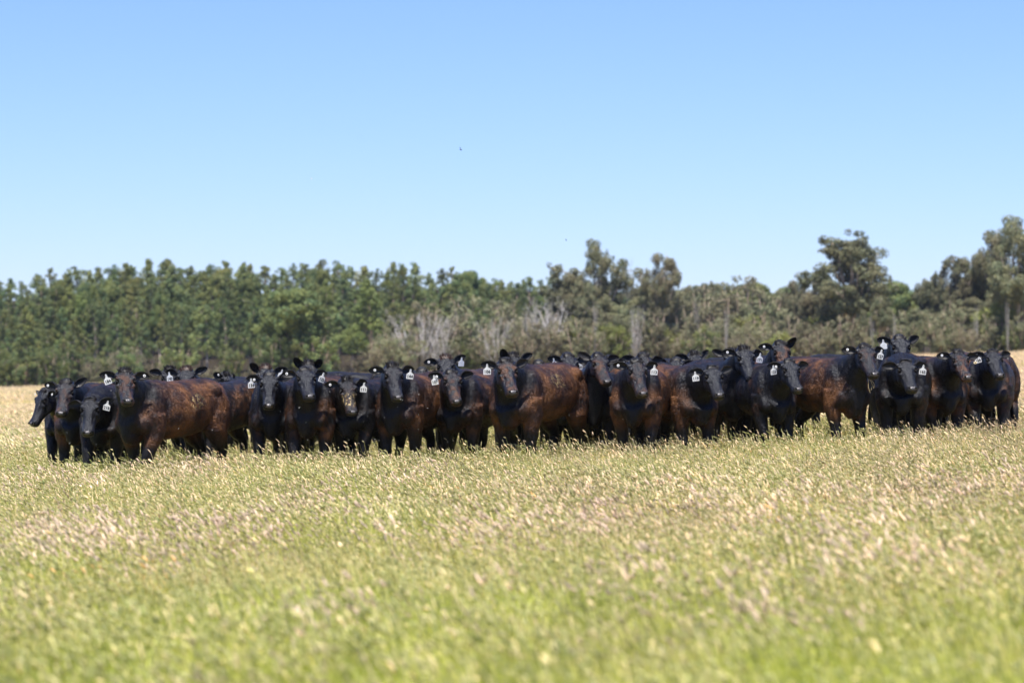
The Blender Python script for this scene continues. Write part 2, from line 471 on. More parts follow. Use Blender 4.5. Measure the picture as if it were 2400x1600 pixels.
# ------------------------------------------------------------------ cattle materials
def coat_material():
    b = NB('cattle_coat')
    at = b.node('ShaderNodeAttribute', attribute_type='GEOMETRY', attribute_name='rest')
    rest = at.outputs['Vector']
    info = b.node('ShaderNodeObjectInfo')
    off = b.node('ShaderNodeVectorMath', operation='SCALE'); 
    comb = b.node('ShaderNodeCombineXYZ')
    sd_ = b.oattr('coat_seed').outputs['Fac']
    for i in range(3): b.l.new(sd_, comb.inputs[i])
    b.l.new(comb.outputs[0], off.inputs[0]); off.inputs['Scale'].default_value = 37.0
    addv = b.node('ShaderNodeVectorMath', operation='ADD')
    b.l.new(rest, addv.inputs[0]); b.l.new(off.outputs[0], addv.inputs[1])
    v = addv.outputs[0]
    sep = b.node('ShaderNodeSeparateXYZ'); b.l.new(rest, sep.inputs[0])
    x, y, z = sep.outputs
    brown = b.oattr('brown').outputs['Fac']
    facebrown = b.oattr('face_brown').outputs['Fac']
    mud = b.oattr('mud').outputs['Fac']
    # where the coat bleaches brown: flank, behind the shoulder, thigh, lower neck
    f1 = b.math('MULTIPLY', b.ramp(y, -0.52, -0.10), b.ramp(y, 0.95, 0.55))
    f2 = b.math('MULTIPLY', b.ramp(z, 0.42, 0.66), b.ramp(z, 1.25, 1.06))
    flank = b.math('MULTIPLY', f1, f2)
    sh = b.math('MULTIPLY', b.math('MULTIPLY', b.ramp(y, -0.72, -0.5), b.ramp(y, 0.0, -0.25)), b.math('MULTIPLY', b.ramp(z, 0.40, 0.55), b.ramp(z, 1.0, 0.80)))
    reg = b.math('MAXIMUM', flank, b.math('MULTIPLY', sh, 0.95))
    head = b.math('MULTIPLY', b.math('MULTIPLY', b.ramp(y, -0.86, -0.95), b.ramp(z, 1.32, 1.2)), facebrown)
    big = b.noise(v, 4.5, 3, 0.6)
    mid = b.noise(v, 17.0, 3, 0.6)
    m = b.math('ADD', b.math('MULTIPLY', big, 1.1), b.math('MULTIPLY', mid, 0.7))
    thr = b.math('SUBTRACT', 1.36, b.math('MULTIPLY', brown, 0.70))
    pm = b.ramp(b.math('SUBTRACT', m, thr), -0.20, 0.42)
    pm = b.math('MULTIPLY', pm, reg)
    hm = b.math('MULTIPLY', b.math('MULTIPLY', b.ramp(b.noise(v, 14.0, 2), 0.42, 0.66), head), 0.62)
    pm = b.math('MAXIMUM', pm, hm, clamp=True)
    # stretched hair noise
    mp = b.node('ShaderNodeMapping'); mp.inputs['Scale'].default_value = (1.0, 1.0, 0.42)
    mp.inputs['Rotation'].default_value = (0.5, 0.0, 0.0)
    b.l.new(v, mp.inputs['Vector'])
    hair = b.noise(mp.outputs[0], 95.0, 4, 0.65)
    curl = b.noise(v, 42.0, 3, 0.6)
    brown_c = b.mix(b.ramp(curl, 0.25, 0.75), (0.050, 0.020, 0.010), (0.118, 0.048, 0.021))
    brown_c = b.mix(b.ramp(big, 0.42, 0.66, 0, 0.65), brown_c, (0.23, 0.10, 0.036))
    black_c = b.mix(b.ramp(hair, 0.3, 0.7), (0.0025, 0.0025, 0.0035), (0.013, 0.011, 0.012))
    c = b.mix(pm, black_c, brown_c)
    c = b.mix(b.ramp(hair, 0.45, 0.75, 0, 0.15), c, (0.004, 0.003, 0.003))
    # hooves
    c = b.mix(b.ramp(z, 0.055, 0.03), c, (0.02, 0.017, 0.015))
    # dried mud and straw splashes
    dx = b.math('SUBTRACT', y, b.oattr('mud_y').outputs['Fac'])
    dz = b.math('SUBTRACT', z, b.oattr('mud_z').outputs['Fac'])
    dist = b.math('SQRT', b.math('ADD', b.math('MULTIPLY', dx, dx), b.math('MULTIPLY', b.math('MULTIPLY', dz, dz), 2.6)))
    spot = b.math('MULTIPLY', b.ramp(dist, 0.17, 0.07), b.ramp(b.noise(mp.outputs[0], 46.0, 3, 0.7), 0.53, 0.60))
    spot = b.math('MULTIPLY', spot, mud)
    c = b.mix(spot, c, (0.42, 0.31, 0.14))
    rough = b.math('ADD', b.ramp(hair, 0.3, 0.7, 0.38, 0.50), b.math('MULTIPLY', pm, 0.20))
    rough = b.math('ADD', rough, b.ramp(y, -0.74, -0.90, 0.0, -0.13))
    hgt = b.math('ADD', b.math('MULTIPLY', hair, 0.55), b.math('MULTIPLY', curl, b.math('ADD', b.math('MULTIPLY', pm, 0.9), 0.35)))
    fold = b.node('ShaderNodeBump'); fold.inputs['Strength'].default_value = 0.8; fold.inputs['Distance'].default_value = 0.09
    fmap = b.node('ShaderNodeMapping'); fmap.inputs['Scale'].default_value = (0.7, 1.0, 0.45); fmap.inputs['Rotation'].default_value = (-0.35, 0, 0)
    b.l.new(v, fmap.inputs['Vector'])
    b.l.new(b.math('MULTIPLY', b.noise(fmap.outputs[0], 8.0, 2, 0.5), b.ramp(y, -0.82, -0.66)), fold.inputs['Height'])
    bump = b.node('ShaderNodeBump'); bump.inputs['Strength'].default_value = 1.0; bump.inputs['Distance'].default_value = 0.019
    b.l.new(fold.outputs[0], bump.inputs['Normal'])
    b.l.new(hgt, bump.inputs['Height'])
    p = b.principled(Base_Color=c, Roughness=rough)
    b.l.new(b.math('ADD', 0.30, b.math('MULTIPLY', b.ramp(y, -0.70, -0.92), 0.10)), p.inputs['Specular IOR Level'])
    p.inputs['Specular Tint'].default_value = (0.86, 0.92, 1.0, 1)
    p.inputs['Sheen Weight'].default_value = 0.0
    p.inputs['Sheen Roughness'].default_value = 0.35
    p.inputs['Sheen Tint'].default_value = (0.75, 0.6, 0.5, 1)
    b.l.new(bump.outputs[0], p.inputs['Normal'])
    b.l.new(p.outputs[0], b.out.inputs[0])
    return b.m

M_COAT = coat_material()
M_EAR = simple_mat('ear_hide', (0.010, 0.009, 0.010), 0.6, 0.4)
M_HAIR = simple_mat('poll_hair', (0.010, 0.008, 0.008), 0.5, 0.3)
M_HAIR_B = simple_mat('brown_poll_hair', (0.045, 0.021, 0.012), 0.55, 0.5)
M_EYE = simple_mat('eye', (0.006, 0.004, 0.003), 0.40, 0.15)
M_LID = simple_mat('eyelid', (0.008, 0.007, 0.007), 0.75, 0.15)
def nose_material():
    b = NB('wet_nose')
    g = b.node('ShaderNodeTexCoord').outputs['Object']
    vo = b.node('ShaderNodeTexVoronoi'); vo.inputs['Scale'].default_value = 160
    b.l.new(g, vo.inputs['Vector'])
    bump = b.node('ShaderNodeBump'); bump.inputs['Strength'].default_value = 0.5; bump.inputs['Distance'].default_value = 0.003
    b.l.new(vo.outputs[0], bump.inputs['Height'])
    c = b.mix(b.noise(g, 30, 2), (0.055, 0.051, 0.052), (0.115, 0.105, 0.105))
    p = b.principled(Base_Color=c, Roughness=0.27)
    b.l.new(bump.outputs[0], p.inputs['Normal'])
    b.l.new(p.outputs[0], b.out.inputs[0])
    return b.m
M_NOSE = nose_material()
M_HOLE = simple_mat('nostril_dark', (0.003, 0.003, 0.003), 0.7, 0.2)
M_TAG = simple_mat('white_tag_plastic', (0.80, 0.80, 0.78), 0.42, 0.5)
M_YTAG = simple_mat('cream_tag_plastic', (0.75, 0.62, 0.36), 0.45, 0.5)
M_INK = simple_mat('black_ink', (0.012, 0.012, 0.012), 0.6, 0.3)

# ------------------------------------------------------------------ head pieces (in the resting head's space)
def ear_mesh(side):
    E = Vector((0, 0, 0))
    out = Vector((side * 0.96, 0.20, 0.13)).normalized()
    fwd = Vector((side * 0.12, -0.90, -0.18)).normalized()
    fwd = (fwd - out * fwd.dot(out)).normalized()
    upv = out.cross(fwd).normalized()
    if upv.z < 0: upv = -upv
    NT, NV = 11, 9
    L = 0.195
    outer, inner = [], []
    for i in range(NT):
        t = i / (NT - 1)
        w = 0.020 + 0.040 * math.sin(math.pi * min(1, t * 0.98 + 0.02) ** 0.85) ** 0.9
        if t > 0.80: w *= math.sqrt(max(0.0, 1 - ((t - 0.80) / 0.20) ** 2)) * 0.97 + 0.03
        open_a = 2.75 - 1.55 * min(1, t * 2.4) if t < 0.42 else 1.28
        for j in range(NV):
            v = -1 + 2 * j / (NV - 1)
            a = v * open_a
            c = E + out * (L * t) - upv * 0.018 * t * t
            depth = 0.75 * (1 - 0.45 * t)
            rr = w / max(0.75, math.sin(min(open_a, math.pi / 2)))
            pO = c + upv * rr * math.sin(a) - fwd * rr * (math.cos(a)) * depth
            pI = c + upv * rr * 0.86 * math.sin(a) - fwd * rr * 0.80 * math.cos(a) * depth + fwd * 0.002
            outer.append(pO); inner.append(pI)
    V = outer + inner
    n = len(outer)
    Fc = []
    for i in range(NT - 1):
        for j in range(NV - 1):
            a, b_, c_, d_ = i * NV + j, i * NV + j + 1, (i + 1) * NV + j + 1, (i + 1) * NV + j
            Fc.append((a, b_, c_, d_)); Fc.append((n + d_, n + c_, n + b_, n + a))
    for i in range(NT - 1):
        for j in (0, NV - 1):
            a, d_ = i * NV + j, (i + 1) * NV + j
            Fc.append((a, d_, n + d_, n + a))
    for j in range(NV - 1):
        for i in (0, NT - 1):
            a, b_ = i * NV + j, i * NV + j + 1
            Fc.append((a, n + a, n + b_, b_))
    # hair fringe of the ear rim and inner ear
    rng = random.Random(5)
    for k in range(70):
        i = rng.randrange(2, NT - 1); j = rng.choice([0, NV - 1, 0, NV - 1, rng.randrange(NV)])
        base = V[i * NV + j] if j in (0, NV - 1) else V[n + i * NV + j]
        d = (upv * (1 if j > NV / 2 else -1) * rng.uniform(0.1, 0.8) + fwd * rng.uniform(0.2, 1) + out * rng.uniform(0, 0.7)).normalized()
        s = out * 0.0035
        q = len(V)
        V += [base - s, base + s, base + d * rng.uniform(0.012, 0.03)]
        Fc.append((q, q + 1, q + 2))
    me = mesh_from('ear', V, Fc, [M_EAR], True)
    return me
EAR = {-1: ear_mesh(-1), 1: ear_mesh(1)}
EAR_BASE = {s: hp(0.032, s * 0.112, -0.055) for s in (-1, 1)}

def hair_mesh(seed, brown=False, n=190, tall=1.0):
    rng = random.Random(seed)
    V, Fc = [], []
    for k in range(n):
        a = rng.uniform(0, 2 * math.pi); r = math.sqrt(rng.random())
        l = math.cos(a) * r * 0.082
        u = math.sin(a) * r * 0.062 + 0.005
        dome = 1 - (l / 0.1) ** 2
        base = hp(u, l, -0.012 - 0.05 * max(0, -u * 8) + 0.004 * dome)
        d = (N_ * rng.uniform(0.2, 1.0) - A_ * (0.9 + rng.uniform(-0.4, 0.4)) + L_ * (l * 6 + rng.uniform(-0.45, 0.45))).normalized()
        ln = (rng.uniform(0.022, 0.058) * (1.25 - r * 0.6)) * tall
        w = rng.uniform(0.003, 0.006)
        e1 = d.cross(Vector((rng.uniform(-1, 1), rng.uniform(-1, 1), rng.uniform(-1, 1)))).normalized()
        e2 = d.cross(e1)
        q = len(V)
        mid = base + d * ln * 0.6 + L_ * rng.uniform(-0.006, 0.006)
        tip = base + d * ln + L_ * rng.uniform(-0.014, 0.014)
        for m in range(3):
            an = m * 2.094
            V.append(base - d * 0.01 + (e1 * math.cos(an) + e2 * math.sin(an)) * w)
        for m in range(3):
            an = m * 2.094
            V.append(mid + (e1 * math.cos(an) + e2 * math.sin(an)) * w * 0.7)
        V.append(tip)
        for m in range(3):
            m2 = (m + 1) % 3
            Fc.append((q + m, q + m2, q + 3 + m2, q + 3 + m)); Fc.append((q + 3 + m, q + 3 + m2, q + 6))
    # the skull bump the hair grows from
    v, f = ellipsoid(hp(-0.002, 0, -0.030), (0.080, 0.055, 0.042), Matrix((L_, -A_, N_)).transposed(), 14, 8)
    o = len(V); V += v; Fc += [tuple(i + o for i in q) for q in f]
    return mesh_from('poll_hair', V, Fc, [M_HAIR_B if brown else M_HAIR], False)
HAIR = [hair_mesh(1), hair_mesh(2), hair_mesh(3, tall=1.5), hair_mesh(4, True, tall=1.3), hair_mesh(6, tall=0.7)]

def eye_mesh(side):
    rotH = Matrix((L_, -A_, N_)).transposed()
    V, Fc, mi = [], [], []
    def add(vf, m):
        o = len(V); V.extend(vf[0]); Fc.extend([tuple(i + o for i in q) for q in vf[1]]); mi.extend([m] * len(vf[1]))
    c = hp(0.142, side * 0.103, -0.040)
    add(ellipsoid(c, (0.017, 0.021, 0.018), rotH, 14, 10), 0)
    add(ellipsoid(c + N_ * 0.011 - A_ * 0.008 + L_ * side * 0.001, (0.019, 0.024, 0.009), rotH, 12, 8), 1)
    add(ellipsoid(c - N_ * 0.014 + A_ * 0.006 + L_ * side * 0.001, (0.018, 0.024, 0.007), rotH, 12, 8), 1)
    return mesh_from('eye', V, Fc, [M_EYE, M_LID], True, mi)
EYE = {-1: eye_mesh(-1), 1: eye_mesh(1)}

def muzzle_mesh():
    rotH = Matrix((L_, -A_, N_)).transposed()
    V, Fc = [], []
    def add(vf):
        o = len(V); V.extend(vf[0]); Fc.extend([tuple(i + o for i in q) for q in vf[1]])
    add(ellipsoid(hp(0.452, 0, -0.040), (0.053, 0.030, 0.033), rotH, 18, 12))
    for s in (-1, 1):
        add(ellipsoid(hp(0.448, s * 0.033, -0.038), (0.026, 0.026, 0.026), rotH, 14, 10))
    add(ellipsoid(hp(0.462, 0, -0.075), (0.040, 0.018, 0.020), rotH, 14, 9))
    return mesh_from('muzzle', V, Fc, [M_NOSE], True)
MUZZLE = muzzle_mesh()
def nostril_mesh(side):
    rot = Matrix((L_, -A_, N_)).transposed() @ Matrix.Rotation(R(-35) * side, 3, 'Y')
    v, f = ellipsoid(hp(0.457, side * 0.041, -0.013), (0.018, 0.015, 0.012), rot, 12, 8)
    return mesh_from('nostril', v, f, [M_HOLE], True)
NOSTRIL = {-1: nostril_mesh(-1), 1: nostril_mesh(1)}

def tail_mesh():
    V, Fc = [], []
    def add(vf):
        o = len(V); V.extend(vf[0]); Fc.extend([tuple(i + o for i in q) for q in vf[1]])
    add(tube([(0, 0.70, 1.10), (0, 0.79, 1.09), (0, 0.835, 1.0), (0.01, 0.84, 0.85), (0.02, 0.835, 0.65), (0.02, 0.835, 0.50)], [0.035, 0.038, 0.032, 0.022, 0.017, 0.015], 10))
    add(tube([(0.02, 0.835, 0.54), (0.025, 0.84, 0.44), (0.02, 0.845, 0.33), (0.025, 0.85, 0.24)], [0.016, 0.036, 0.034, 0.006], 10))
    return mesh_from('tail', V, Fc, [M_HAIR], True)
TAIL = tail_mesh()

def tag_mesh():
    P = [(-0.036, -0.104), (0.036, -0.104), (0.0385, -0.101), (0.0385, -0.050), (0.034, -0.046), (0.012, -0.030), (0.009, -0.006), (0.006, 0.003), (0, 0.006), (-0.006, 0.003), (-0.009, -0.006), (-0.012, -0.030), (-0.034, -0.046), (-0.0385, -0.050), (-0.0385, -0.101)]
    n = len(P)
    V = [(x, -0.0016, z) for x, z in P] + [(x, 0.0016, z) for x, z in P]
    Fc = [tuple(range(n)), tuple(range(2 * n - 1, n - 1, -1))]
    for i in range(n):
        j = (i + 1) % n
        Fc.append((i, n + i, n + j, j))
    mi = [0] * len(Fc)
    v, f = ellipsoid((0, -0.003, -0.008), (0.0045, 0.003, 0.0045), None, 10, 6)
    o = len(V); V += [tuple(q) for q in v]; Fc += [tuple(i + o for i in q) for q in f]; mi += [1] * len(f)
    return mesh_from('ear_tag', V, Fc, [M_TAG, M_INK], False, mi)
TAG = tag_mesh()
def button_mesh(mat):
    V, Fc, mi = [], [], []
    S, T, R0, r0 = 18, 8, 0.0105, 0.0042
    for i in range(S):
        a = 2 * math.pi * i / S
        for j in range(T):
            b_ = 2 * math.pi * j / T
            rr = R0 + r0 * math.cos(b_)
            V.append((rr * math.cos(a), -0.002 + r0 * math.sin(b_), rr * math.sin(a)))
    for i in range(S):
        for j in range(T):
            i2, j2 = (i + 1) % S, (j + 1) % T
            Fc.append((i * T + j, i2 * T + j, i2 * T + j2, i * T + j2)); mi.append(0)
    v, f = ellipsoid((0, -0.001, 0), (0.009, 0.003, 0.009), None, 12, 6)
    o = len(V); V += [tuple(q) for q in v]; Fc += [tuple(i + o for i in q) for q in f]; mi += [1] * len(f)
    return mesh_from('button_tag', V, Fc, [mat, M_INK], True, mi)
BUTTON = button_mesh(M_TAG)

def number_mesh(txt):
    cu = bpy.data.curves.new('t', 'FONT')
    cu.body = txt; cu.size = 0.042; cu.align_x = 'CENTER'; cu.align_y = 'CENTER'
    cu.extrude = 0.0004; cu.offset = 0.0012; cu.space_character = 1.06
    cu.resolution_u = 3
    o = bpy.data.objects.new('t', cu); COL.objects.link(o)
    dg = bpy.context.evaluated_depsgraph_get()
    me = bpy.data.meshes.new_from_object(o.evaluated_get(dg))
    bpy.data.objects.remove(o)
    me.name = 'number'
    me.materials.clear(); me.materials.append(M_INK)
    me.transform(Matrix.Translation((0, -0.0026, -0.0755)) @ Matrix.Rotation(math.pi / 2, 4, 'X') @ Matrix.Diagonal((1.0, 1.08, 1, 1)))
    return me

# ------------------------------------------------------------------ the herd
# poll = top of head (photo px), muz = nose (px) or (face_yaw, face_pitch) in degrees, d = distance m, by = body yaw (deg, + = heading to the left)
HERD = [
 #  poll          muz           d     by    s     tag           button  brown fbr  hair  ears(l,r) mud   label
 dict(p=(98, 912),  y=(48, 66), d=34.6, by=12, s=0.97, t='', b='LR', br=0.1, fb=0, h=4, l='black cow at the far left end of the herd, head in profile hanging low'),
 dict(p=(153, 890), m=(149, 962), d=33.4, by=14, s=1.0, t='', b='L', br=0.80, fb=0.5, h=0, er=(0, 28), l='dark cow with rusty brown shoulder, second head from the left, ring tag only'),
 dict(p=(211, 930), m=(210, 1008), d=32.5, by=16, s=0.98, t='R218', b='', br=0.5, fb=0, h=4, er=(-12, 12), l='black cow with head lowered and ear tag 218 in front of brown cow'),
 dict(p=(293, 864), m=(309, 932), d=31.9, by=60, s=1.02, t='L184', b='R', br=1.0, fb=0.8, h=2, mud=(1, 0.12, 0.93), l='brown sided cow with ear tag 184 and dried dung splash on flank'),
 dict(p=(398, 860), y=(-8, 55), d=36.6, by=5, s=0.98, t='', b='', br=0.2, fb=0, h=2, l='black tufted poll seen just behind the ear with tag 140'),
 dict(p=(436, 860), y=(0, 55), d=34.6, by=48, s=0.98, t='L140', b='', br=0.55, fb=0, h=3, er=(0, 25), l='cow with ear tag 140 looking over the back of cow 184'),
 dict(p=(534, 873), y=(-62, 50), d=37.0, by=-40, s=0.95, t='', b='L', br=0.1, fb=0, h=2, er=(20, 10), l='black head low behind the dark woolly back left of cow 136'),
 dict(p=(631, 872), m=(634, 944), d=32.9, by=6, s=0.98, t='L136', b='l', br=0.45, fb=0, h=4, er=(0, 10), l='black faced cow with square ear tag 136'),
 dict(p=(622, 856), y=(0, 55), d=35.4, by=18, s=1.0, t='R', b='', br=0.4, fb=0, h=3, er=(55, 12), l='cow with brown tufted poll directly behind cow 136'),
 dict(p=(716, 860), m=(732, 921), d=32.5, by=22, s=1.0, t='R132', b='L', br=0.75, fb=0, h=4, l='black faced cow with ear tag 132 and brown shoulder'),
 dict(p=(723, 846), y=(-5, 50), d=35.0, by=20, s=0.98, t='', b='', br=0.2, fb=0, h=2, er=(62, 62), l='cow with both ears pricked upright behind cow 132'),
 dict(p=(815, 885), m=(831, 960), d=32.6, by=36, s=0.96, t='R111', b='L', br=0.45, fb=0.3, h=2, er=(-4, 4), mud=(1, -1.07, 1.08), l='cow with ear tag 111 and straw flecks on its lowered face'),
 dict(p=(921, 852), m=(937, 925), d=32.5, by=40, s=1.0, t='R144', b='L', br=0.9, fb=0.1, h=2, l='cow with ear tag 144, tufted poll and orange brown side'),
 dict(p=(988, 862), y=(8, 50), d=34.3, by=20, s=0.92, t='', b='', br=0.2, fb=0, h=4, l='black head half hidden between cow 144 and cow 107'),
 dict(p=(1045, 833), y=(-4, 52), d=35.6, by=42, s=1.0, t='R', b='L', br=0.6, fb=0, h=3, er=(0, 22), l='cow with spiky tufted poll standing behind cow 107'),
 dict(p=(1059, 866), m=(1073, 934), d=32.8, by=40, s=0.98, t='L107', b='l', br=0.75, fb=0.7, h=4, er=(0, 14), l='cow with ear tag 107 and brown cheeks'),
 dict(p=(1187, 840), m=(1204, 912), d=32.1, by=50, s=1.05, t='L106', b='', br=1.0, fb=0.9, h=0, er=(5, 18), mud=(0.6, -0.02, 0.98), l='big brown sided cow with ear tag 106 near the middle of the herd'),
 dict(p=(1203, 828), y=(-12, 50), d=34.9, by=14, s=1.0, t='', b='', br=0.3, fb=0, h=2, er=(66, 20), l='tufted black head with one upright ear right behind cow 106'),
 dict(p=(1262, 844), y=(6, 48), d=35.3, by=25, s=0.93, t='', b='', br=0.1, fb=0, h=4, er=(4, 4), l='low black head between cow 106 and cow 120'),
 dict(p=(1334, 828), y=(-22, 52), d=34.8, by=-12, s=0.98, t='L120', b='', br=0.3, fb=0, h=4, l='black head with ear tag 120 behind the rump of cow 106'),
 dict(p=(1404, 827), m=(1423, 888), d=33.3, by=4, s=0.96, t='', b='', br=0.15, fb=0.8, h=4, er=(34, 6), l='black cow with brown cheek between the tags 160 and 113'),
 dict(p=(1397, 832), y=(0, 50), d=35.2, by=-10, s=0.96, t='L160', b='', br=0.2, fb=0, h=4, l='cow with ear tag 160, its face hidden behind a nearer head'),
 dict(p=(1432, 834), y=(-35, 50), d=36.0, by=15, s=0.96, t='R118', b='r', br=0.2, fb=0, h=4, er=(10, 0), l='black head with ear tag 118 up against cow 113'),
 dict(p=(1509, 828), y=(-14, 52), d=34.9, by=10, s=0.98, t='', b='', br=0.6, fb=0.6, h=1, er=(10, 0), l='curly brown poll directly behind cow 113'),
 dict(p=(1493, 842), m=(1507, 916), d=32.3, by=16, s=1.0, t='R113', b='L', br=0.95, fb=0.6, h=0, er=(-3, 2), l='brown chested cow facing forward with ear tag 113'),
 dict(p=(1583, 838), y=(18, 50), d=35.4, by=-20, s=0.95, t='', b='', br=0.1, fb=0, h=4, er=(8, 0), l='low dark head and ear left of the shaggy brown black poll'),
 dict(p=(1670, 855), m=(1684, 918), d=32.7, by=-42, s=0.98, t='L119', b='', br=0.85, fb=0, h=4, er=(0, 14), mud=(0.9, 0.18, 0.98), l='black headed cow with ear tag 119, brown side and straw on its back'),
 dict(p=(1630, 824), y=(-28, 50), d=36.2, by=-5, s=1.0, t='', b='', br=0.4, fb=0, h=2, er=(0, 30), l='shaggy brown black poll behind the back of cow 119'),
 dict(p=(1745, 812), m=(1763, 879), d=33.7, by=-28, s=1.0, t='R171', b='L', br=0.5, fb=0, h=2, l='tall black faced cow with ear tag 171 and curly poll'),
 dict(p=(1716, 818), y=(6, 50), d=36.6, by=6, s=1.0, t='', b='', br=0.2, fb=0, h=2, er=(25, 10), l='black tufted poll just left of and behind cow 171'),
 dict(p=(1830, 799), y=(-14, 50), d=35.4, by=-4, s=1.0, t='', b='L', br=0.8, fb=1.0, h=1, er=(0, 60), l='red brown faced cow right of the tag 171'),
 dict(p=(1851, 841), m=(1869, 905), d=32.9, by=-20, s=0.96, t='L125', b='l', br=0.45, fb=0, h=4, er=(0, 4), l='glossy black headed cow with ear tag 125'),
 dict(p=(2028, 806), m=(2045, 870), d=33.0, by=-46, s=1.0, t='R127', b='L', br=0.9, fb=0.4, h=1, l='brown cow with ear tag 127 chewing a stalk'),
 dict(p=(2110, 786), y=(-7, 50), d=35.6, by=-6, s=1.05, t='L', b='', br=0.1, fb=0, h=4, er=(8, 24), l='tallest black head at the back, above the cow 165'),
 dict(p=(2123, 840), m=(2132, 903), d=33.1, by=12, s=1.0, t='R165', b='', br=0.45, fb=0, h=4, er=(-4, 0), l='black broad shouldered cow with ear tag 165'),
 dict(p=(2182, 842), y=(-20, 50), d=34.8, by=16, s=0.95, t='R157', b='', br=0.1, fb=0, h=4, er=(0, -6), l='black head with ear tag 157 showing only its right half'),
 dict(p=(2247, 819), m=(2262, 877), d=33.9, by=-16, s=0.96, t='', b='L', br=0.85, fb=0.9, h=1, er=(0, 0), l='cow with rusty brown face, second from the right end'),
 dict(p=(2327, 818), m=(2336, 872), d=34.4, by=13, s=0.95, t='L166', b='', br=0.7, fb=0, h=1, er=(0, 12), l='rightmost cow of the herd with ear tag 166'),
 dict(p=(2205, 860), y=(165, 50), d=37.4, by=160, s=0.98, t='', b='', br=1.0, fb=0, h=1, l='cow turned away, only its red brown rump showing left of the rusty faced cow'),
 dict(p=(300, 890), y=(-60, 55), d=36.6, by=-35, s=1.0, t='', b='', br=0.3, fb=0, h=4, l='cow whose black back shows between the second head and cow 184'),
 dict(p=(1610, 872), y=(-40, 55), d=35.0, by=-55, s=1.0, t='', b='', br=0.9, fb=0, h=4, l='cow hidden but for its orange brown back behind cow 119'),
]
SKIP_PLACE = False
dr = random.Random(21)
for (dd, x0, st) in ((38.4, 330, 262), (40.2, 450, 262)):
    xx = x0
    while xx < 2200:
        sgn = dr.choice((-1, 1)) if 600 < xx < 1800 else (1 if xx <= 600 else -1)
        yh = HORIZON - SLOPE * (xx - 1200)
        HERD.append(dict(p=(xx + sgn * -70, yh + 62 + dr.uniform(0, 22)), y=(sgn * (60 + dr.uniform(-12, 12)), 60), d=dd + dr.uniform(-0.3, 0.3), by=sgn * 101, s=0.99, t='', b='', br=0.2, fb=0, h=4,
                         l='cow deep inside the herd, seen only as dark legs and back between nearer cows'))
        xx += st * dr.uniform(0.92, 1.05)
COWROOTS = []

def fur_samples(n, seed=3):
    rng = np.random.default_rng(seed)
    a, b_, c_ = (BASE_CO[BASE_TRI[:, k]] for k in range(3))
    ar = np.linalg.norm(np.cross(b_ - a, c_ - a), axis=1)
    cen = (a + b_ + c_) / 3
    legs = cen[:, 2] < 0.40
    ar = ar * np.where(legs, 0.25, 1.0)
    u = (cen - np.array(POLL)) @ np.array(A_)
    headm = (u > 0.0) & (cen[:, 1] < -0.82) & (cen[:, 2] > 0.84)
    ar = ar * np.where(headm, 0.5, 1.0)
    nose = (u > 0.40) & headm
    ar = ar * np.where(nose, 0.0, 1.0)
    f = rng.choice(len(ar), n, p=ar / ar.sum())
    r1, r2 = np.sqrt(rng.random(n)), rng.random(n)
    w = np.stack([1 - r1, r1 * (1 - r2), r1 * r2], 1)
    return f, w, headm[f], rng.normal(size=(n, 3)), rng.random(n)
FUR_N = 14000
FUR = fur_samples(FUR_N)
def fur_mesh(out, n):
    f, w, hm, rn, ru = (q[:n] for q in FUR)
    T = BASE_TRI[f]
    A, B, C = out[T[:, 0]], out[T[:, 1]], out[T[:, 2]]
    P = A * w[:, :1] + B * w[:, 1:2] + C * w[:, 2:]
    nrm = np.cross(B - A, C - A); nrm /= np.maximum(np.linalg.norm(nrm, axis=1, keepdims=True), 1e-9)
    rest = BASE_CO[T[:, 0]] * w[:, :1] + BASE_CO[T[:, 1]] * w[:, 1:2] + BASE_CO[T[:, 2]] * w[:, 2:]
    # hair lies backwards and down, in loose whorls
    ph = np.sin(rest[:, 1] * 23 + rest[:, 2] * 17) * 0.5 + np.sin(rest[:, 1] * 41 - rest[:, 2] * 29 + 1) * 0.4
    flow = np.stack([ph * 0.25, 0.75 + 0.4 * ph, -0.75 + 0.5 * ph], 1)
    flow = np.where(hm[:, None], np.array([0.0, -0.5, -0.8]), flow)
    flow = flow - nrm * (flow * nrm).sum(1, keepdims=True)
    flow /= np.maximum(np.linalg.norm(flow, axis=1, keepdims=True), 1e-6)
    flow = flow + nrm * np.where(hm, 0.16, 0.34)[:, None] + rn * np.where(hm, 0.10, 0.22)[:, None]
    flow /= np.linalg.norm(flow, axis=1, keepdims=True)
    ln = np.where(hm, 0.013, 0.020 + 0.018 * ru)
    sd = np.cross(flow, nrm); sd /= np.maximum(np.linalg.norm(sd, axis=1, keepdims=True), 1e-6)
    wd = (0.0028 + 0.0022 * ru)[:, None]
    b0 = P - nrm * 0.002
    V = np.stack([b0 - sd * wd, b0 + sd * wd, b0 + flow * ln[:, None]], 1).reshape(-1, 3)
    me = mesh_from('fur', V, np.arange(3 * n).reshape(-1, 3), [M_COAT], True)
    vn = nrm + flow * 0.10 + rn * 0.16
    vn /= np.linalg.norm(vn, axis=1, keepdims=True)
    me.normals_split_custom_set_from_vertices(np.repeat(vn, 3, axis=0).tolist())
    at = me.attributes.new('rest', 'FLOAT_VECTOR', 'POINT')
    at.data.foreach_set('vector', np.repeat(rest, 3, axis=0).astype(np.float32).ravel())
    return me

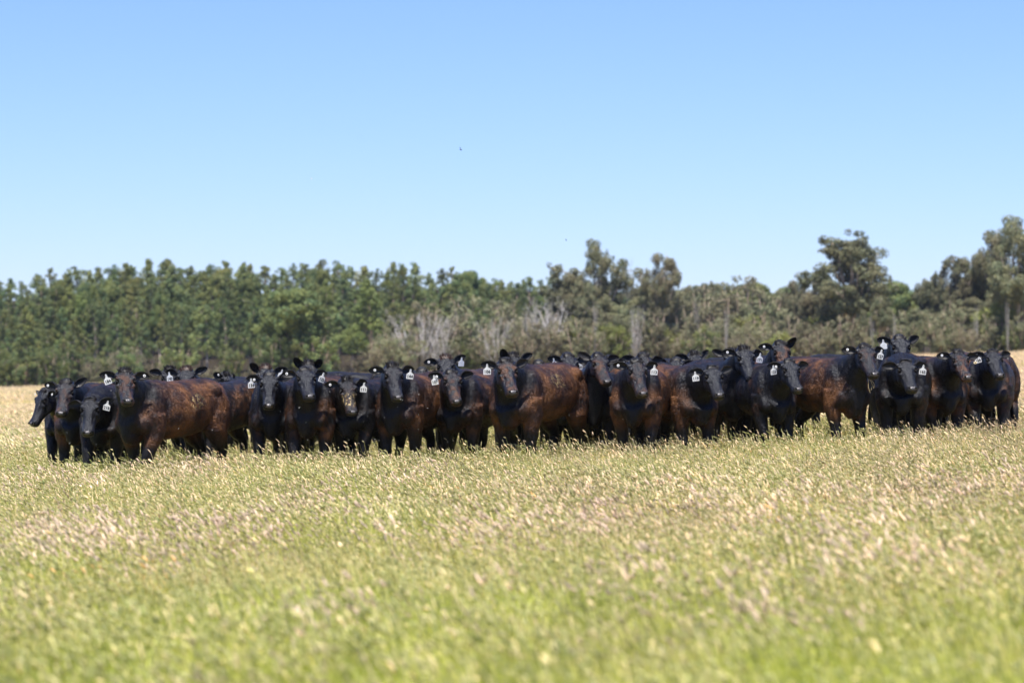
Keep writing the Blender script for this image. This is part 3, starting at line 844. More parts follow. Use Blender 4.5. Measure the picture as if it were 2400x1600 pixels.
def place_cow(i, c):
    rng = random.Random(100 + i)
    s = c['s']
    S = F_PX / c['d']
    if 'm' in c:
        dv = (c['m'][1] - c['p'][1]) / S / s
        dh = (c['m'][0] - c['p'][0]) / S / s
        p = math.asin(max(0.3, min(0.96, dv / 0.42)))
        phi = -math.asin(max(-0.9, min(0.9, dh / (0.42 * math.cos(p) + 1e-6))))
        phi = max(R(-40), min(R(40), phi))
    else:
        phi, p = R(c['y'][0]), R(c['y'][1])
    by = R(math.copysign(abs(c['by']) - (22 if abs(c['by']) == 101 else 0), c['by']) if abs(c['by']) > 100 else c['by'] * (0.6 if abs(c['by']) > 20 else 0.8))
    yaw = -(phi - by)
    dhead = FACE_P - p
    target = px_to_world(c['p'][0], c['p'][1] + 3, c['d'])
    rx, ry = target.x, target.y + 0.5
    Rb = Matrix.Rotation(-by, 3, 'Z')
    for it in range(6):
        gz = float(ground_z(rx, ry))
        def poll_at(dn):
            Sx, yw, pt, C, Rh = pose(yaw, dn, dhead)
            q = Vector(C[-1]) + Vector(Rh @ np.array(POLL - N2)) * HEAD_K
            return q * s
        lo, hi = R(-62), R(38)
        for k in range(22):
            mid = (lo + hi) / 2
            if gz + poll_at(mid).z < target.z: lo = mid
            else: hi = mid
        q = Rb @ poll_at(lo)
        rx, ry = target.x - q.x, target.y - q.y
    err = gz + poll_at(lo).z - target.z
    if abs(err) > 0.01: print('cow', i, c['l'][:30], 'height err %.3f' % err)
    root = bpy.data.objects.new('cow', None)
    root.empty_display_size = 0.2
    COL.objects.link(root)
    root.location = (rx, ry, gz - 0.01)
    tilt = math.atan(SLOPE)
    root.rotation_euler = (0, 0, -by)
    root.scale = (s, s, s)
    tag(root, c['l'], 'cow', 'black and brown cattle standing in a herd')
    co = swing_legs(BASE_CO, rng, R(13))
    girth = rng.uniform(0.97, 1.06)
    if i in (3, 16, 34): girth = 1.08
    bodyw = np.clip((-co[:, 1] * -1 + 0.75) / 0.3, 0, 1)
    co2 = co.copy()
    co2[:, 0] *= 1 + (girth - 1) * bodyw
    out, M = pose_vertices(co2, yaw, lo, dhead)
    me = mesh_from('body', out, BASE_TRI, [M_COAT], True)
    at = me.attributes.new('rest', 'FLOAT_VECTOR', 'POINT')
    at.data.foreach_set('vector', BASE_CO.astype(np.float32).ravel())
    b = obj('body', me, root)
    b['brown'] = float(c['br']); b['face_brown'] = float(c['fb'])
    mud = c.get('mud', (0, 0, 0))
    nf = FUR_N if c['d'] < 34.2 else (5000 if c['d'] < 38 else 800)
    fo = obj('fur', fur_mesh(out, nf), root)
    fo['kind'] = 'stuff'
    for q_ in (fo,):
        q_['brown'] = float(c['br']); q_['face_brown'] = float(c['fb'])
        q_['mud'] = float(mud[0]); q_['mud_y'] = float(mud[1]); q_['mud_z'] = float(mud[2])
    b['coat_seed'] = fo['coat_seed'] = (i * 0.377) % 1.0
    b['mud'] = float(mud[0]); b['mud_y'] = float(mud[1]); b['mud_z'] = float(mud[2])
    er = c.get('er', (0, 0))
    for k, sd in enumerate((-1, 1)):
        a = R(er[k] + rng.uniform(-5, 5))
        tw = R(rng.uniform(-10, 6)) + (R(55) if er[k] > 50 else 0)
        E = EAR_BASE[sd]
        Me = M @ Matrix.Translation(E) @ Matrix.Rotation(-a * sd, 4, 'Y') @ Matrix.Rotation(-tw * sd, 4, 'Z') @ Matrix.Diagonal((0.97, 0.92, 0.90, 1))
        obj('ear', EAR[sd], root, Me)
        eyeo = obj('eye', EYE[sd], root, M)
        obj('nostril', NOSTRIL[sd], root, M)
        side = 'L' if sd < 0 else 'R'
        at_pt = Me @ Vector((sd * 0.118, 0.014, 0.012))
        fw = (Me.to_3x3() @ Vector((sd * 0.1, -0.98, -0.1))).normalized()
        base = at_pt + fw * 0.024
        # the tag hangs plumb; its face looks where the ear opens
        az = math.atan2(fw.x, -fw.y)
        if c['t'] and c['t'][0] == side:
            num = c['t'][1:]
            roll = R(rng.uniform(-10, 10)); turn = R(rng.uniform(-22, 22))
            Mt = Matrix.Translation(base) @ Matrix.Rotation(az * 0.9 + turn, 4, 'Z') @ Matrix.Rotation(roll + (R(-9) if sd > 0 else R(9)) * -1, 4, 'Y') @ Matrix.Rotation(R(8), 4, 'X')
            tg = obj('ear_tag', TAG, root, Mt)
            if num:
                obj('number', number_mesh(num), tg, Matrix.Identity(4))
        if side in c['b'] or side.lower() in c['b']:
            off = Vector((0, 0, 0)) if side in c['b'] else Vector((-sd * 0.035, 0, -0.012))
            bb = base + off - fw * 0.006
            obj('button_tag', BUTTON, root, Matrix.Translation(bb) @ Matrix.Rotation(az, 4, 'Z'))
        if i == 37 and sd < 0:
            yt = button_mesh(M_YTAG); yt.name = 'cream_tag'
            obj('button_tag', yt, root, Matrix.Translation(base + Vector((-0.015, 0.0, -0.098))) @ Matrix.Rotation(az, 4, 'Z') @ Matrix.Diagonal((1.6, 1.2, 1.0, 1)))
    obj('muzzle', MUZZLE, root, M)
    obj('poll_hair', HAIR[c['h']], root, M @ Matrix.Translation(POLL) @ Matrix.Rotation(R(rng.uniform(-8, 8)), 4, 'Y') @ Matrix.Translation(-POLL))
    obj('tail', TAIL, root, Matrix.Identity(4))
    return root, M, (rx, ry, by, s, lo)

for i, c in enumerate(HERD):
    COWROOTS.append(place_cow(i, c))

# straw hanging from the mouth of the cow with tag 127
M_STRAW = simple_mat('dry_straw', (0.46, 0.36, 0.18), 0.7, 0.2)
def chewed_stalk():
    root, M, _ = COWROOTS[32]
    bpy.context.view_layer.update()
    W = Matrix.Translation(root.location) @ Matrix.Rotation(root.rotation_euler.z, 4, 'Z') @ Matrix.Scale(root.scale[0], 4)
    p = W @ M @ hp(0.45, -0.05, -0.105)
    V, Fc = [], []
    for (dx, ln, k) in ((-0.02, 0.13, 0.05), (0.035, 0.16, -0.03), (0.0, 0.11, 0.06)):
        pts = [Vector((dx * t, 0.0, 0)) + Vector((k * math.sin(t * 2.2), -0.01 * t, -ln * t)) for t in (0, 0.3, 0.6, 1.0)]
        v, f = tube(pts, [0.0028, 0.0028, 0.0025, 0.0018], 5)
        o = len(V); V += v; Fc += [tuple(a + o for a in q) for q in f]
    o = obj('grass_stalk', mesh_from('grass_stalk', V, Fc, [M_STRAW]))
    o.location = p
    tag(o, 'bent dry grass stalks hanging from the mouth of cow 127', 'stalk')
chewed_stalk()

# ------------------------------------------------------------------ grass
def grass_mat(name, cols, straw_bias, trans=0.35):
    b = NB(name)
    geo = b.node('ShaderNodeNewGeometry')
    info = b.node('ShaderNodeObjectInfo')
    loc = info.outputs['Location']
    sep = b.node('ShaderNodeSeparateXYZ'); b.l.new(loc, sep.inputs[0])
    n1 = b.noise(loc, 0.42, 3, 0.6)
    n2 = b.noise(loc, 2.2, 2, 0.6)
    rnd = info.outputs['Random']
    rpi = geo.outputs['Random Per Island']
    # how dry: greener in the near hollow, drier further up and to the right
    dry = b.math('ADD', b.ramp(sep.outputs[1], 9.0, 22.0, -0.50, 0.08), b.ramp(sep.outputs[0], -6.0, 7.0, -0.16, 0.24))
    dry = b.math('ADD', dry, b.ramp(sep.outputs[1], 34.0, 90.0, 0.0, 0.45))
    dry = b.math('ADD', dry, b.math('MULTIPLY', b.math('SUBTRACT', n1, 0.5), 3.0))
    dry = b.math('ADD', dry, b.math('MULTIPLY', b.math('SUBTRACT', n2, 0.5), 0.7))
    dry = b.math('ADD', dry, b.math('MULTIPLY', b.math('SUBTRACT', rpi, 0.5), 1.1))
    dry = b.math('ADD', dry, straw_bias, clamp=True)
    ga = b.mix(rnd, cols[0], cols[1])
    sa = b.mix(rpi, cols[2], cols[3])
    c = b.mix(dry, ga, sa)
    n3 = b.noise(loc, 0.75, 2, 0.6)
    c = b.mix(b.math('MULTIPLY', b.ramp(n3, 0.52, 0.68), 0.55 if 'seed' in name else 0.22), c, (0.56, 0.38, 0.30))
    hsv = b.node('ShaderNodeHueSaturation')
    b.l.new(c, hsv.inputs['Color'])
    b.l.new(b.math('ADD', 0.52, b.math('ADD', b.math('MULTIPLY', rnd, 0.42), b.math('MULTIPLY', b.math('POWER', rpi, 1.5), 0.75))), hsv.inputs['Value'])
    c = hsv.outputs[0]
    d = b.node('ShaderNodeBsdfDiffuse'); b.l.new(c, d.inputs[0])
    t = b.node('ShaderNodeBsdfTranslucent'); b.l.new(c, t.inputs[0])
    gl = b.node('ShaderNodeBsdfGlossy'); gl.inputs['Roughness'].default_value = 0.42
    gl.inputs[0].default_value = (0.8, 0.8, 0.75, 1)
    m1 = b.node('ShaderNodeMixShader'); m1.inputs[0].default_value = trans
    b.l.new(d.outputs[0], m1.inputs[1]); b.l.new(t.outputs[0], m1.inputs[2])
    m2 = b.node('ShaderNodeMixShader'); m2.inputs[0].default_value = 0.07
    b.l.new(m1.outputs[0], m2.inputs[1]); b.l.new(gl.outputs[0], m2.inputs[2])
    b.l.new(m2.outputs[0], b.out.inputs[0])
    return b.m
M_BLADE = grass_mat('grass_blade', [(0.34, 0.43, 0.030), (0.76, 0.78, 0.11), (0.76, 0.66, 0.26), (0.88, 0.73, 0.38)], 0.62, 0.5)
M_SEED = grass_mat('grass_seed_head', [(0.56, 0.62, 0.18), (0.74, 0.68, 0.28), (0.66, 0.49, 0.33), (0.90, 0.74, 0.50)], 0.50, 0.42)

def blade(V, Fc, base, h, lean, w, rng, segs=4, bend=1.0):
    az = rng.uniform(0, math.pi)
    side = Vector((math.cos(az), math.sin(az), 0)) * w
    q = len(V)
    for k in range(segs + 1):
        t = k / segs
        p = base + Vector((lean[0] * t ** 1.8 * bend, lean[1] * t ** 1.8 * bend, h * (t - 0.12 * t * t)))
        ww = (1 - t ** 2.2) if k < segs else 0.0
        if k < segs:
            V.append(p - side * ww); V.append(p + side * ww)
        else:
            V.append(p)
    for k in range(segs - 1):
        a = q + 2 * k
        Fc.append((a, a + 1, a + 3, a + 2))
    a = q + 2 * (segs - 1)
    Fc.append((a, a + 1, a + 2))

def tuft(seed, nb, ns, rad, hscale=1.0, wscale=1.0, seedscale=1.0):
    rng = random.Random(seed)
    V, Fc, mi = [], [], []
    for k in range(nb):
        a, r = rng.uniform(0, 6.28), rad * math.sqrt(rng.random())
        base = Vector((r * math.cos(a), r * math.sin(a), -0.01))
        h = rng.uniform(0.13, 0.31) * hscale
        lean = (rng.gauss(-0.05, 0.085), rng.gauss(0, 0.07))
        n0 = len(Fc)
        blade(V, Fc, base, h, lean, rng.uniform(0.0022, 0.0045) * wscale, rng, 3)
        mi += [0] * (len(Fc) - n0)
    for k in range(ns):
        a, r = rng.uniform(0, 6.28), rad * math.sqrt(rng.random())
        base = Vector((r * math.cos(a), r * math.sin(a), 0))
        h = rng.uniform(0.20, 0.345) * hscale
        lean = Vector((rng.gauss(-0.08, 0.05), rng.gauss(0, 0.045), 0))
        # stalk
        q = len(V)
        az = rng.uniform(0, math.pi); side = Vector((math.cos(az), math.sin(az), 0)) * 0.0013 * wscale
        top = base + lean * 0.8 + Vector((0, 0, h))
        midp = base + lean * 0.28 + Vector((0, 0, h * 0.55))
        V += [base - side, base + side, midp - side, midp + side, top - side, top + side]
        Fc.append((q, q + 1, q + 3, q + 2)); Fc.append((q + 2, q + 3, q + 5, q + 4)); mi += [0, 0]
        # spindle head, nodding down wind
        d = (lean * rng.uniform(2.0, 5.5) + Vector((rng.gauss(-0.25, 0.15), rng.gauss(0, 0.15), rng.uniform(0.5, 1.0)))).normalized()
        ln = rng.uniform(0.025, 0.070) * seedscale; rr = rng.uniform(0.0030, 0.0072) * seedscale
        e1 = d.cross(Vector((0.3, 1, 0.1))).normalized(); e2 = d.cross(e1)
        q = len(V)
        prof = [(0.0, 0.25), (0.3, 1.0), (0.7, 0.8)]
        droop = Vector((-0.010, 0, -0.012)) * rng.uniform(0, 1.2)
        for (t, rw) in prof:
            for m in range(4):
                an = m * math.pi / 2 + t
                V.append(top + d * ln * t + droop * t * t + (e1 * math.cos(an) + e2 * math.sin(an)) * rr * rw)
        V.append(top + d * ln + droop)
        for rI in range(2):
            for m in range(4):
                m2 = (m + 1) % 4
                Fc.append((q + rI * 4 + m, q + rI * 4 + m2, q + rI * 4 + 4 + m2, q + rI * 4 + 4 + m)); mi.append(1)
        for m in range(4):
            Fc.append((q + 8 + m, q + 8 + (m + 1) % 4, q + 12)); mi.append(1)
    return V, Fc, mi

def proto_collection(name, specs):
    cl = bpy.data.collections.new(name)
    for k, sp in enumerate(specs):
        V, Fc, mi = tuft(*sp)
        me = mesh_from('tuft', V, Fc, [M_BLADE, M_SEED], True, mi)
        o = bpy.data.objects.new('%s_%02d' % (name, k), me)
        cl.objects.link(o)
    return cl

def scatter(name, label, coll, pts, scl, rot, idx):
    me = bpy.data.meshes.new(name)
    me.vertices.add(len(pts)); me.vertices.foreach_set('co', np.asarray(pts, dtype=np.float32).ravel())
    a = me.attributes.new('scl', 'FLOAT', 'POINT'); a.data.foreach_set('value', np.asarray(scl, dtype=np.float32))
    a = me.attributes.new('rotz', 'FLOAT', 'POINT'); a.data.foreach_set('value', np.asarray(rot, dtype=np.float32))
    a = me.attributes.new('pick', 'INT', 'POINT'); a.data.foreach_set('value', np.asarray(idx, dtype=np.int32))
    o = obj(name, me)
    tag(o, label, 'grass', kind='stuff')
    ng = bpy.data.node_groups.new(name, 'GeometryNodeTree')
    ng.interface.new_socket('Geometry', in_out='INPUT', socket_type='NodeSocketGeometry')
    ng.interface.new_socket('Geometry', in_out='OUTPUT', socket_type='NodeSocketGeometry')
    N, Lk = ng.nodes, ng.links
    gi, go = N.new('NodeGroupInput'), N.new('NodeGroupOutput')
    ci = N.new('GeometryNodeCollectionInfo'); ci.inputs[0].default_value = coll; ci.inputs['Separate Children'].default_value = True
    ci.inputs['Reset Children'].default_value = True
    ip = N.new('GeometryNodeInstanceOnPoints')
    def na(nm, t):
        nd = N.new('GeometryNodeInputNamedAttribute'); nd.data_type = t; nd.inputs[0].default_value = nm
        return [s for s in nd.outputs if s.enabled][0]
    cx = N.new('ShaderNodeCombineXYZ'); Lk.new(na('rotz', 'FLOAT'), cx.inputs[2])
    cs = N.new('ShaderNodeCombineXYZ')
    sc = na('scl', 'FLOAT')
    for k in range(3): Lk.new(sc, cs.inputs[k])
    Lk.new(gi.outputs[0], ip.inputs['Points']); Lk.new(ci.outputs[0], ip.inputs['Instance'])
    ip.inputs['Pick Instance'].default_value = True
    Lk.new(na('pick', 'INT'), ip.inputs['Instance Index'])
    Lk.new(cx.outputs[0], ip.inputs['Rotation']); Lk.new(cs.outputs[0], ip.inputs['Scale'])
    Lk.new(ip.outputs[0], go.inputs[0])
    md = o.modifiers.new('scatter', 'NODES'); md.node_group = ng
    return o

nr = np.random.default_rng(7)
def wedge(n, y0, y1, margin):
    # uniform density inside the field of view with a margin on both sides
    half = lambda y: 0.178 * y + margin
    out = []
    while sum(len(o) for o in out) < n:
        y = nr.uniform(y0, y1, n * 2); x = nr.uniform(-half(y1), half(y1), n * 2)
        k = np.abs(x) < half(y)
        out.append(np.stack([x[k], y[k]], 1))
    return np.concatenate(out)[:n]
def lowfreq(x, y):
    return (np.sin(x * 0.9 + 0.3 * y + 1) + np.sin(0.35 * x - 0.62 * y + 2.2) + np.sin(1.7 * x + 0.8 * y) * 0.6 + np.sin(0.23 * x + 0.31 * y)) / 3.6

def area(y0, y1, m): return 0.178 * (y1 * y1 - y0 * y0) + 2 * m * (y1 - y0)

near_c = proto_collection('grass_tuft', [(k, 40, s, 0.12, 0.96) for k, s in enumerate((1, 2, 3, 4, 6, 7, 9, 11))])
far_c = proto_collection('far_grass_patch', [(50 + k, 46, 12, 0.26, 0.95, 2.2, 1.5) for k in range(5)])
def do_scatter(name, label, coll, nvar, dens, y0, y1, m, smin, smax, seedy):
    n = int(area(y0, y1, m) * dens)
    P = wedge(n, y0, y1, m)
    x, y = P[:, 0], P[:, 1]
    z = ground_z(x, y)
    lf = lowfreq(x, y)
    sc = nr.uniform(smin, smax, n) * (1 + 0.15 * lf) 
    rot = nr.normal(0, 0.5, n)
    pick = np.clip((nr.random(n) * 0.72 + 0.28 * (0.5 + 0.9 * lf) - 0.16 * np.clip((15 - y) / 7, 0, 1)) * nvar, 0, nvar - 0.01).astype(int) if seedy else nr.integers(0, nvar, n)
    scatter(name, label, coll, np.stack([x, y, z], 1), sc, rot, pick)
    return n
k1 = do_scatter('meadow_grass', 'tall green and straw coloured meadow grass with nodding seed heads around the herd', near_c, 8, 98, 6.5, 42, 1.2, 0.52, 1.04, True)
stalk_c = proto_collection('tall_stalk_tuft', [(90 + k, 6, 4, 0.16, 1.3, 1.0, 0.95) for k in range(5)])
k4 = do_scatter('tall_grass_stalks', 'taller grass stalks standing out above the meadow around the legs of the herd', stalk_c, 5, 4.0, 8, 42, 1.2, 0.65, 1.0, False)
# loose drifts of heavy pinkish seed heads and a few orange dock stems
M_PINK = grass_mat('pink_seed_head', [(0.60, 0.47, 0.33), (0.68, 0.53, 0.38), (0.62, 0.45, 0.33), (0.80, 0.64, 0.47)], 0.6, 0.4)
M_ORNG = grass_mat('orange_stem', [(0.62, 0.42, 0.10), (0.70, 0.44, 0.12), (0.72, 0.40, 0.12), (0.80, 0.52, 0.20)], 0.6, 0.4)
drift_c = bpy.data.collections.new('seed_drift')
orange_c = bpy.data.collections.new('orange_stems')
for kk, (cl_, mm_, nb_, ns_) in enumerate(((drift_c, M_PINK, 8, 13), (drift_c, M_PINK, 10, 10), (drift_c, M_PINK, 6, 15), (orange_c, M_ORNG, 16, 4), (orange_c, M_ORNG, 20, 3))):
    V_, F_, mi_ = tuft(120 + kk, nb_, ns_, 0.15, 1.12, 1.1, 1.15)
    o_ = bpy.data.objects.new('drift_%02d' % kk, mesh_from('drift', V_, F_, [M_BLADE if mm_ is M_PINK else M_ORNG, mm_], True, mi_))
    cl_.objects.link(o_)
def drift(name, label, coll, nvar, spots, per):
    P = []
    for (px, py, rx_, ry_, k) in spots:
        yh = HORIZON - SLOPE * (px - 1200)
        d = 0.93 * F_PX / (py - yh)
        x = (px - 1200) / F_PX * d
        n = int(per * k)
        P.append(np.stack([nr.normal(x, rx_, n), nr.normal(d, ry_, n)], 1))
    P = np.concatenate(P)
    scatter(name, label, coll, np.stack([P[:, 0], P[:, 1], ground_z(P[:, 0], P[:, 1])], 1), nr.uniform(0.7, 1.05, len(P)), nr.normal(0, 0.5, len(P)), nr.integers(0, nvar, len(P)))
drift('seed_head_drifts', 'drifts of heavy pinkish seed heads among the meadow grass', drift_c, 3,
      [(170, 1215, .22, .9, 1.2), (270, 1250, .25, .8, 1.6), (90, 1120, .5, 1.4, 1), (520, 1240, .3, 1, .7), (700, 1190, .4, 1, .8), (980, 1110, .5, 1.2, 1), (1120, 1220, .35, 1, 1), (1420, 1200, .3, .8, 1),
       (1700, 1130, .7, 1.5, 1.3), (1850, 1220, .4, .9, 1.2), (2100, 1150, .6, 1.2, 1.2), (2250, 1320, .3, .6, .8), (2320, 1100, .5, 1.3, 1), (1500, 1350, .22, .5, .6), (480, 1090, .6, 1, 1), (820, 1400, .15, .4, .4), (1900, 1420, .15, .4, .5)], 27)
drift('orange_stems', 'thin orange brown stems in small patches of the near grass', orange_c, 2,
      [(320, 1300, .15, .3, 1), (1160, 1130, .35, .8, .7), (1880, 1180, .3, .6, .7)], 5)
k2 = do_scatter('meadow_grass', 'drier straw coloured grass of the paddock behind the herd', far_c, 5, 9, 42, 110, 3, 0.8, 1.1, False)
k3 = do_scatter('meadow_grass', 'pale dry grass running up to the trees', far_c, 5, 1.6, 110, 262, 6, 1.0, 1.6, False)
print('grass', k1, k2, k3)

# ------------------------------------------------------------------ trees
def leaf_mat(name, c1, c2, c3):
    b = NB(name)
    info = b.node('ShaderNodeObjectInfo')
    geo = b.node('ShaderNodeNewGeometry')
    tc = b.node('ShaderNodeTexCoord').outputs['Object']
    r = geo.outputs['Random Per Island']
    n = b.noise(tc, 0.55, 2)
    c = b.mix(b.ramp(n, 0.35, 0.65), c1, c2)
    c = b.mix(b.math('MULTIPLY', b.ramp(r, 0.5, 1.0), 0.6), c, c3)
    hsv = b.node('ShaderNodeHueSaturation')
    b.l.new(c, hsv.inputs['Color'])
    b.l.new(b.math('ADD', 0.470, b.math('MULTIPLY', info.outputs['Random'], 0.05)), hsv.inputs['Hue'])
    b.l.new(b.math('ADD', 0.30, b.math('MULTIPLY', b.noise(info.outputs['Location'], 0.9, 1), 1.35)), hsv.inputs['Value'])
    d = b.node('ShaderNodeBsdfPrincipled'); b.l.new(hsv.outputs[0], d.inputs['Base Color'])
    d.inputs['Roughness'].default_value = 0.5; d.inputs['Specular IOR Level'].default_value = 0.12
    t = b.node('ShaderNodeBsdfTranslucent'); b.l.new(hsv.outputs[0], t.inputs[0])
    m1 = b.node('ShaderNodeMixShader'); m1.inputs[0].default_value = 0.22
    b.l.new(d.outputs[0], m1.inputs[1]); b.l.new(t.outputs[0], m1.inputs[2])
    b.l.new(m1.outputs[0], b.out.inputs[0])
    return b.m
def bark_mat(name, c1, c2):
    b = NB(name)
    tc = b.node('ShaderNodeTexCoord').outputs['Object']
    mp = b.node('ShaderNodeMapping'); mp.inputs['Scale'].default_value = (3, 3, 0.5); b.l.new(tc, mp.inputs[0])
    n = b.noise(mp.outputs[0], 2.0, 4, 0.7)
    c = b.mix(b.ramp(n, 0.35, 0.65), c1, c2)
    bp = b.node('ShaderNodeBump'); bp.inputs['Distance'].default_value = 0.05; b.l.new(n, bp.inputs['Height'])
    p = b.principled(Base_Color=c, Roughness=0.85)
    b.l.new(bp.outputs[0], p.inputs['Normal'])
    b.l.new(p.outputs[0], b.out.inputs[0])
    return b.m
M_LEAF_P = leaf_mat('plantation_leaf', (0.092, 0.145, 0.066), (0.165, 0.190, 0.058), (0.28, 0.28, 0.10))
M_LEAF_O = leaf_mat('gum_leaf', (0.130, 0.150, 0.082), (0.178, 0.168, 0.090), (0.28, 0.25, 0.14))
M_LEAF_S = leaf_mat('grey_scrub_leaf', (0.16, 0.175, 0.090), (0.21, 0.195, 0.110), (0.31, 0.28, 0.18))
M_LEAF_G = leaf_mat('fresh_green_leaf', (0.15, 0.19, 0.055), (0.20, 0.22, 0.06), (0.27, 0.28, 0.11))
M_BARK = bark_mat('pale_bark', (0.30, 0.235, 0.18), (0.52, 0.43, 0.35))
M_BARKD = bark_mat('brown_bark', (0.20, 0.145, 0.105), (0.38, 0.29, 0.22))
M_DEAD = bark_mat('dead_grey_wood', (0.24, 0.225, 0.215), (0.40, 0.375, 0.355))

def leaves(clumps, rng, size, per):
    """clumps: (center, radius (x,y,z)); cards spread through each clump"""
    Vs = []
    for c, rr, k in clumps:
        n = max(8, int(per * k))
        d = rng.normal(size=(n, 3)); d /= np.linalg.norm(d, axis=1, keepdims=True)
        r = rng.uniform(0.35, 1.0, n) ** 0.5
        p = np.array(c) + d * r[:, None] * np.array(rr)
        nrm = d * 1.1 + rng.normal(size=(n, 3)) * 0.5 + np.array([0, 0, 0.35])
        nrm /= np.linalg.norm(nrm, axis=1, keepdims=True)
        ref = rng.normal(size=(n, 3))
        e1 = np.cross(nrm, ref); e1 /= np.linalg.norm(e1, axis=1, keepdims=True)
        e2 = np.cross(nrm, e1)
        s = rng.uniform(0.6, 1.25, n)[:, None] * size
        w = s * rng.uniform(0.35, 0.6, n)[:, None]
        Vs.append(np.stack([p - e1 * s, p - e2 * w, p + e1 * s, p + e2 * w], 1).reshape(-1, 3))
    V = np.concatenate(Vs)
    Fq = np.arange(len(V)).reshape(-1, 4)
    return V, Fq

def wood(branches, seg=6):
    V, Fc = [], []
    for pts, rad in branches:
        v, f = tube(pts, rad, seg)
        o = len(V); V += v; Fc += [tuple(a + o for a in q) for q in f]
    return V, Fc

def rv(rng, s): return Vector(rng.normal(0, s, 3).tolist())

def plantation(seed, leafm, s0=None):
    rng = np.random.default_rng(seed)
    H = 11.0
    top = Vector((rng.uniform(-.4, .4), rng.uniform(-.4, .4), H))
    blunt = rng.uniform(0.35, 0.95); bulge = rng.uniform(0, 6.28)
    P = [Vector((0, 0, -0.3)), Vector((rng.normal(0, .1), 0, H * .3)), Vector((rng.normal(0, .2), 0, H * .65)), top]
    br = [(P, [0.20, 0.17, 0.11, 0.02])]
    cl = []
    nn = 64
    start = rng.uniform(0.20, 0.34) if s0 is None else s0
    for k in range(nn):
        t = start + (1 - start) * (k / nn) ** 0.92
        tt = (t - start) / (1 - start)
        env = 2.25 * (1 - tt) ** blunt * (1 + 0.28 * math.sin(tt * 9 + bulge)) * (0.62 + 0.38 * min(1, tt * 5)) + 0.12
        a = k * 2.4 + rng.uniform(-.4, .4)
        rad = env * rng.uniform(0.35, 1.08)
        trunk = P[0].lerp(top, t)
        c = trunk + Vector((math.cos(a) * rad, math.sin(a) * rad, rng.uniform(-.2, .3)))
        r = rng.uniform(0.34, 0.72) * (1.1 - 0.45 * tt)
        cl.append((c, (r, r, r * 0.85), (r / 0.5) ** 2))
        if k % 3 == 0:
            br.append(([trunk - Vector((0, 0, .4)), c], [0.04, 0.015]))
    for k in range(3):
        cl.append((top + Vector((rng.normal(0, .1), rng.normal(0, .1), -0.1 - .45 * k)), (0.2 + .08 * k, 0.2 + .08 * k, 0.42), 0.5))
    return br, leaves(cl, rng, 0.125, 100), M_BARKD if s0 is None else M_BARK, leafm

def open_gum(seed, leafm, H=13.0, W=4.6, nl=7, sparse=1.0, fill=21):
    rng = np.random.default_rng(seed)
    br, cl = [], []
    fork = H * rng.uniform(0.22, 0.34)
    lean = rng.normal(0, 0.3)
    f0 = Vector((lean * .5, 0, fork))
    br.append(([Vector((0, 0, -.4)), Vector((lean * .2, 0, fork * .5)), f0], [0.34, 0.27, 0.23]))
    for k in range(nl):
        a = 2 * math.pi * k / nl + rng.uniform(-.35, .35)
        spread = W * rng.uniform(0.35, 0.95)
        hh = H * rng.uniform(0.66, 0.98) if spread < W * .6 else H * rng.uniform(0.5, 0.82)
        if k == 0: spread, hh = W * .15, H * .97
        end = Vector((math.cos(a) * spread + lean, math.sin(a) * spread, hh))
        m1 = f0.lerp(end, 0.4) + Vector((0, 0, 0.5)) + rv(rng, .25)
        m2 = f0.lerp(end, 0.75) + Vector((0, 0, 0.35)) + rv(rng, .25)
        br.append(([f0, m1, m2, end], [0.17, 0.12, 0.07, 0.025]))
        for j in range(13):
            t = rng.uniform(0.35, 1.0)
            src = m1.lerp(m2, (t - .4) / .35) if t < .75 else m2.lerp(end, (t - .75) / .25)
            off = Vector((rng.normal(0, .85), rng.normal(0, .85), rng.uniform(-.35, .9)))
            c = src + off
            br.append(([src, src.lerp(c, .6) + Vector((0, 0, .12)), c], [0.035, 0.022, 0.010]))
            r = rng.uniform(0.5, 0.95)
            cl.append((c, (r * 1.1, r * 1.1, r * 0.72), (r / 0.5) ** 2 * sparse))
            for q in range(2):
                c2 = c + Vector((rng.normal(0, .5), rng.normal(0, .5), rng.uniform(-.6, .3)))
                r2 = rng.uniform(.2, .42)
                cl.append((c2, (r2, r2, r2 * 1.1), (r2 / .5) ** 2 * sparse))
    for k in range(fill):
        a = rng.uniform(0, 6.28); e = rng.uniform(-0.25, 1.5); rr = rng.uniform(0.62, 0.95)
        c = Vector((lean + math.cos(a) * math.cos(e) * W * .82 * rr, math.sin(a) * math.cos(e) * W * .82 * rr, H * .66 + math.sin(e) * H * .29 * rr))
        br.append(([f0.lerp(c, .35), f0.lerp(c, .7) + Vector((0, 0, .3)), c], [0.06, 0.04, 0.012]))
        r = rng.uniform(.5, .95)
        cl.append((c, (r * 1.15, r * 1.15, r * .75), (r / .5) ** 2 * sparse))
        c2 = c + Vector((rng.normal(0, .7), rng.normal(0, .7), rng.uniform(-.8, .1)))
        cl.append((c2, (r * .6, r * .6, r * .6), (r * .6 / .5) ** 2 * sparse))
    return br, leaves(cl, rng, 0.15, 74), M_BARK, leafm

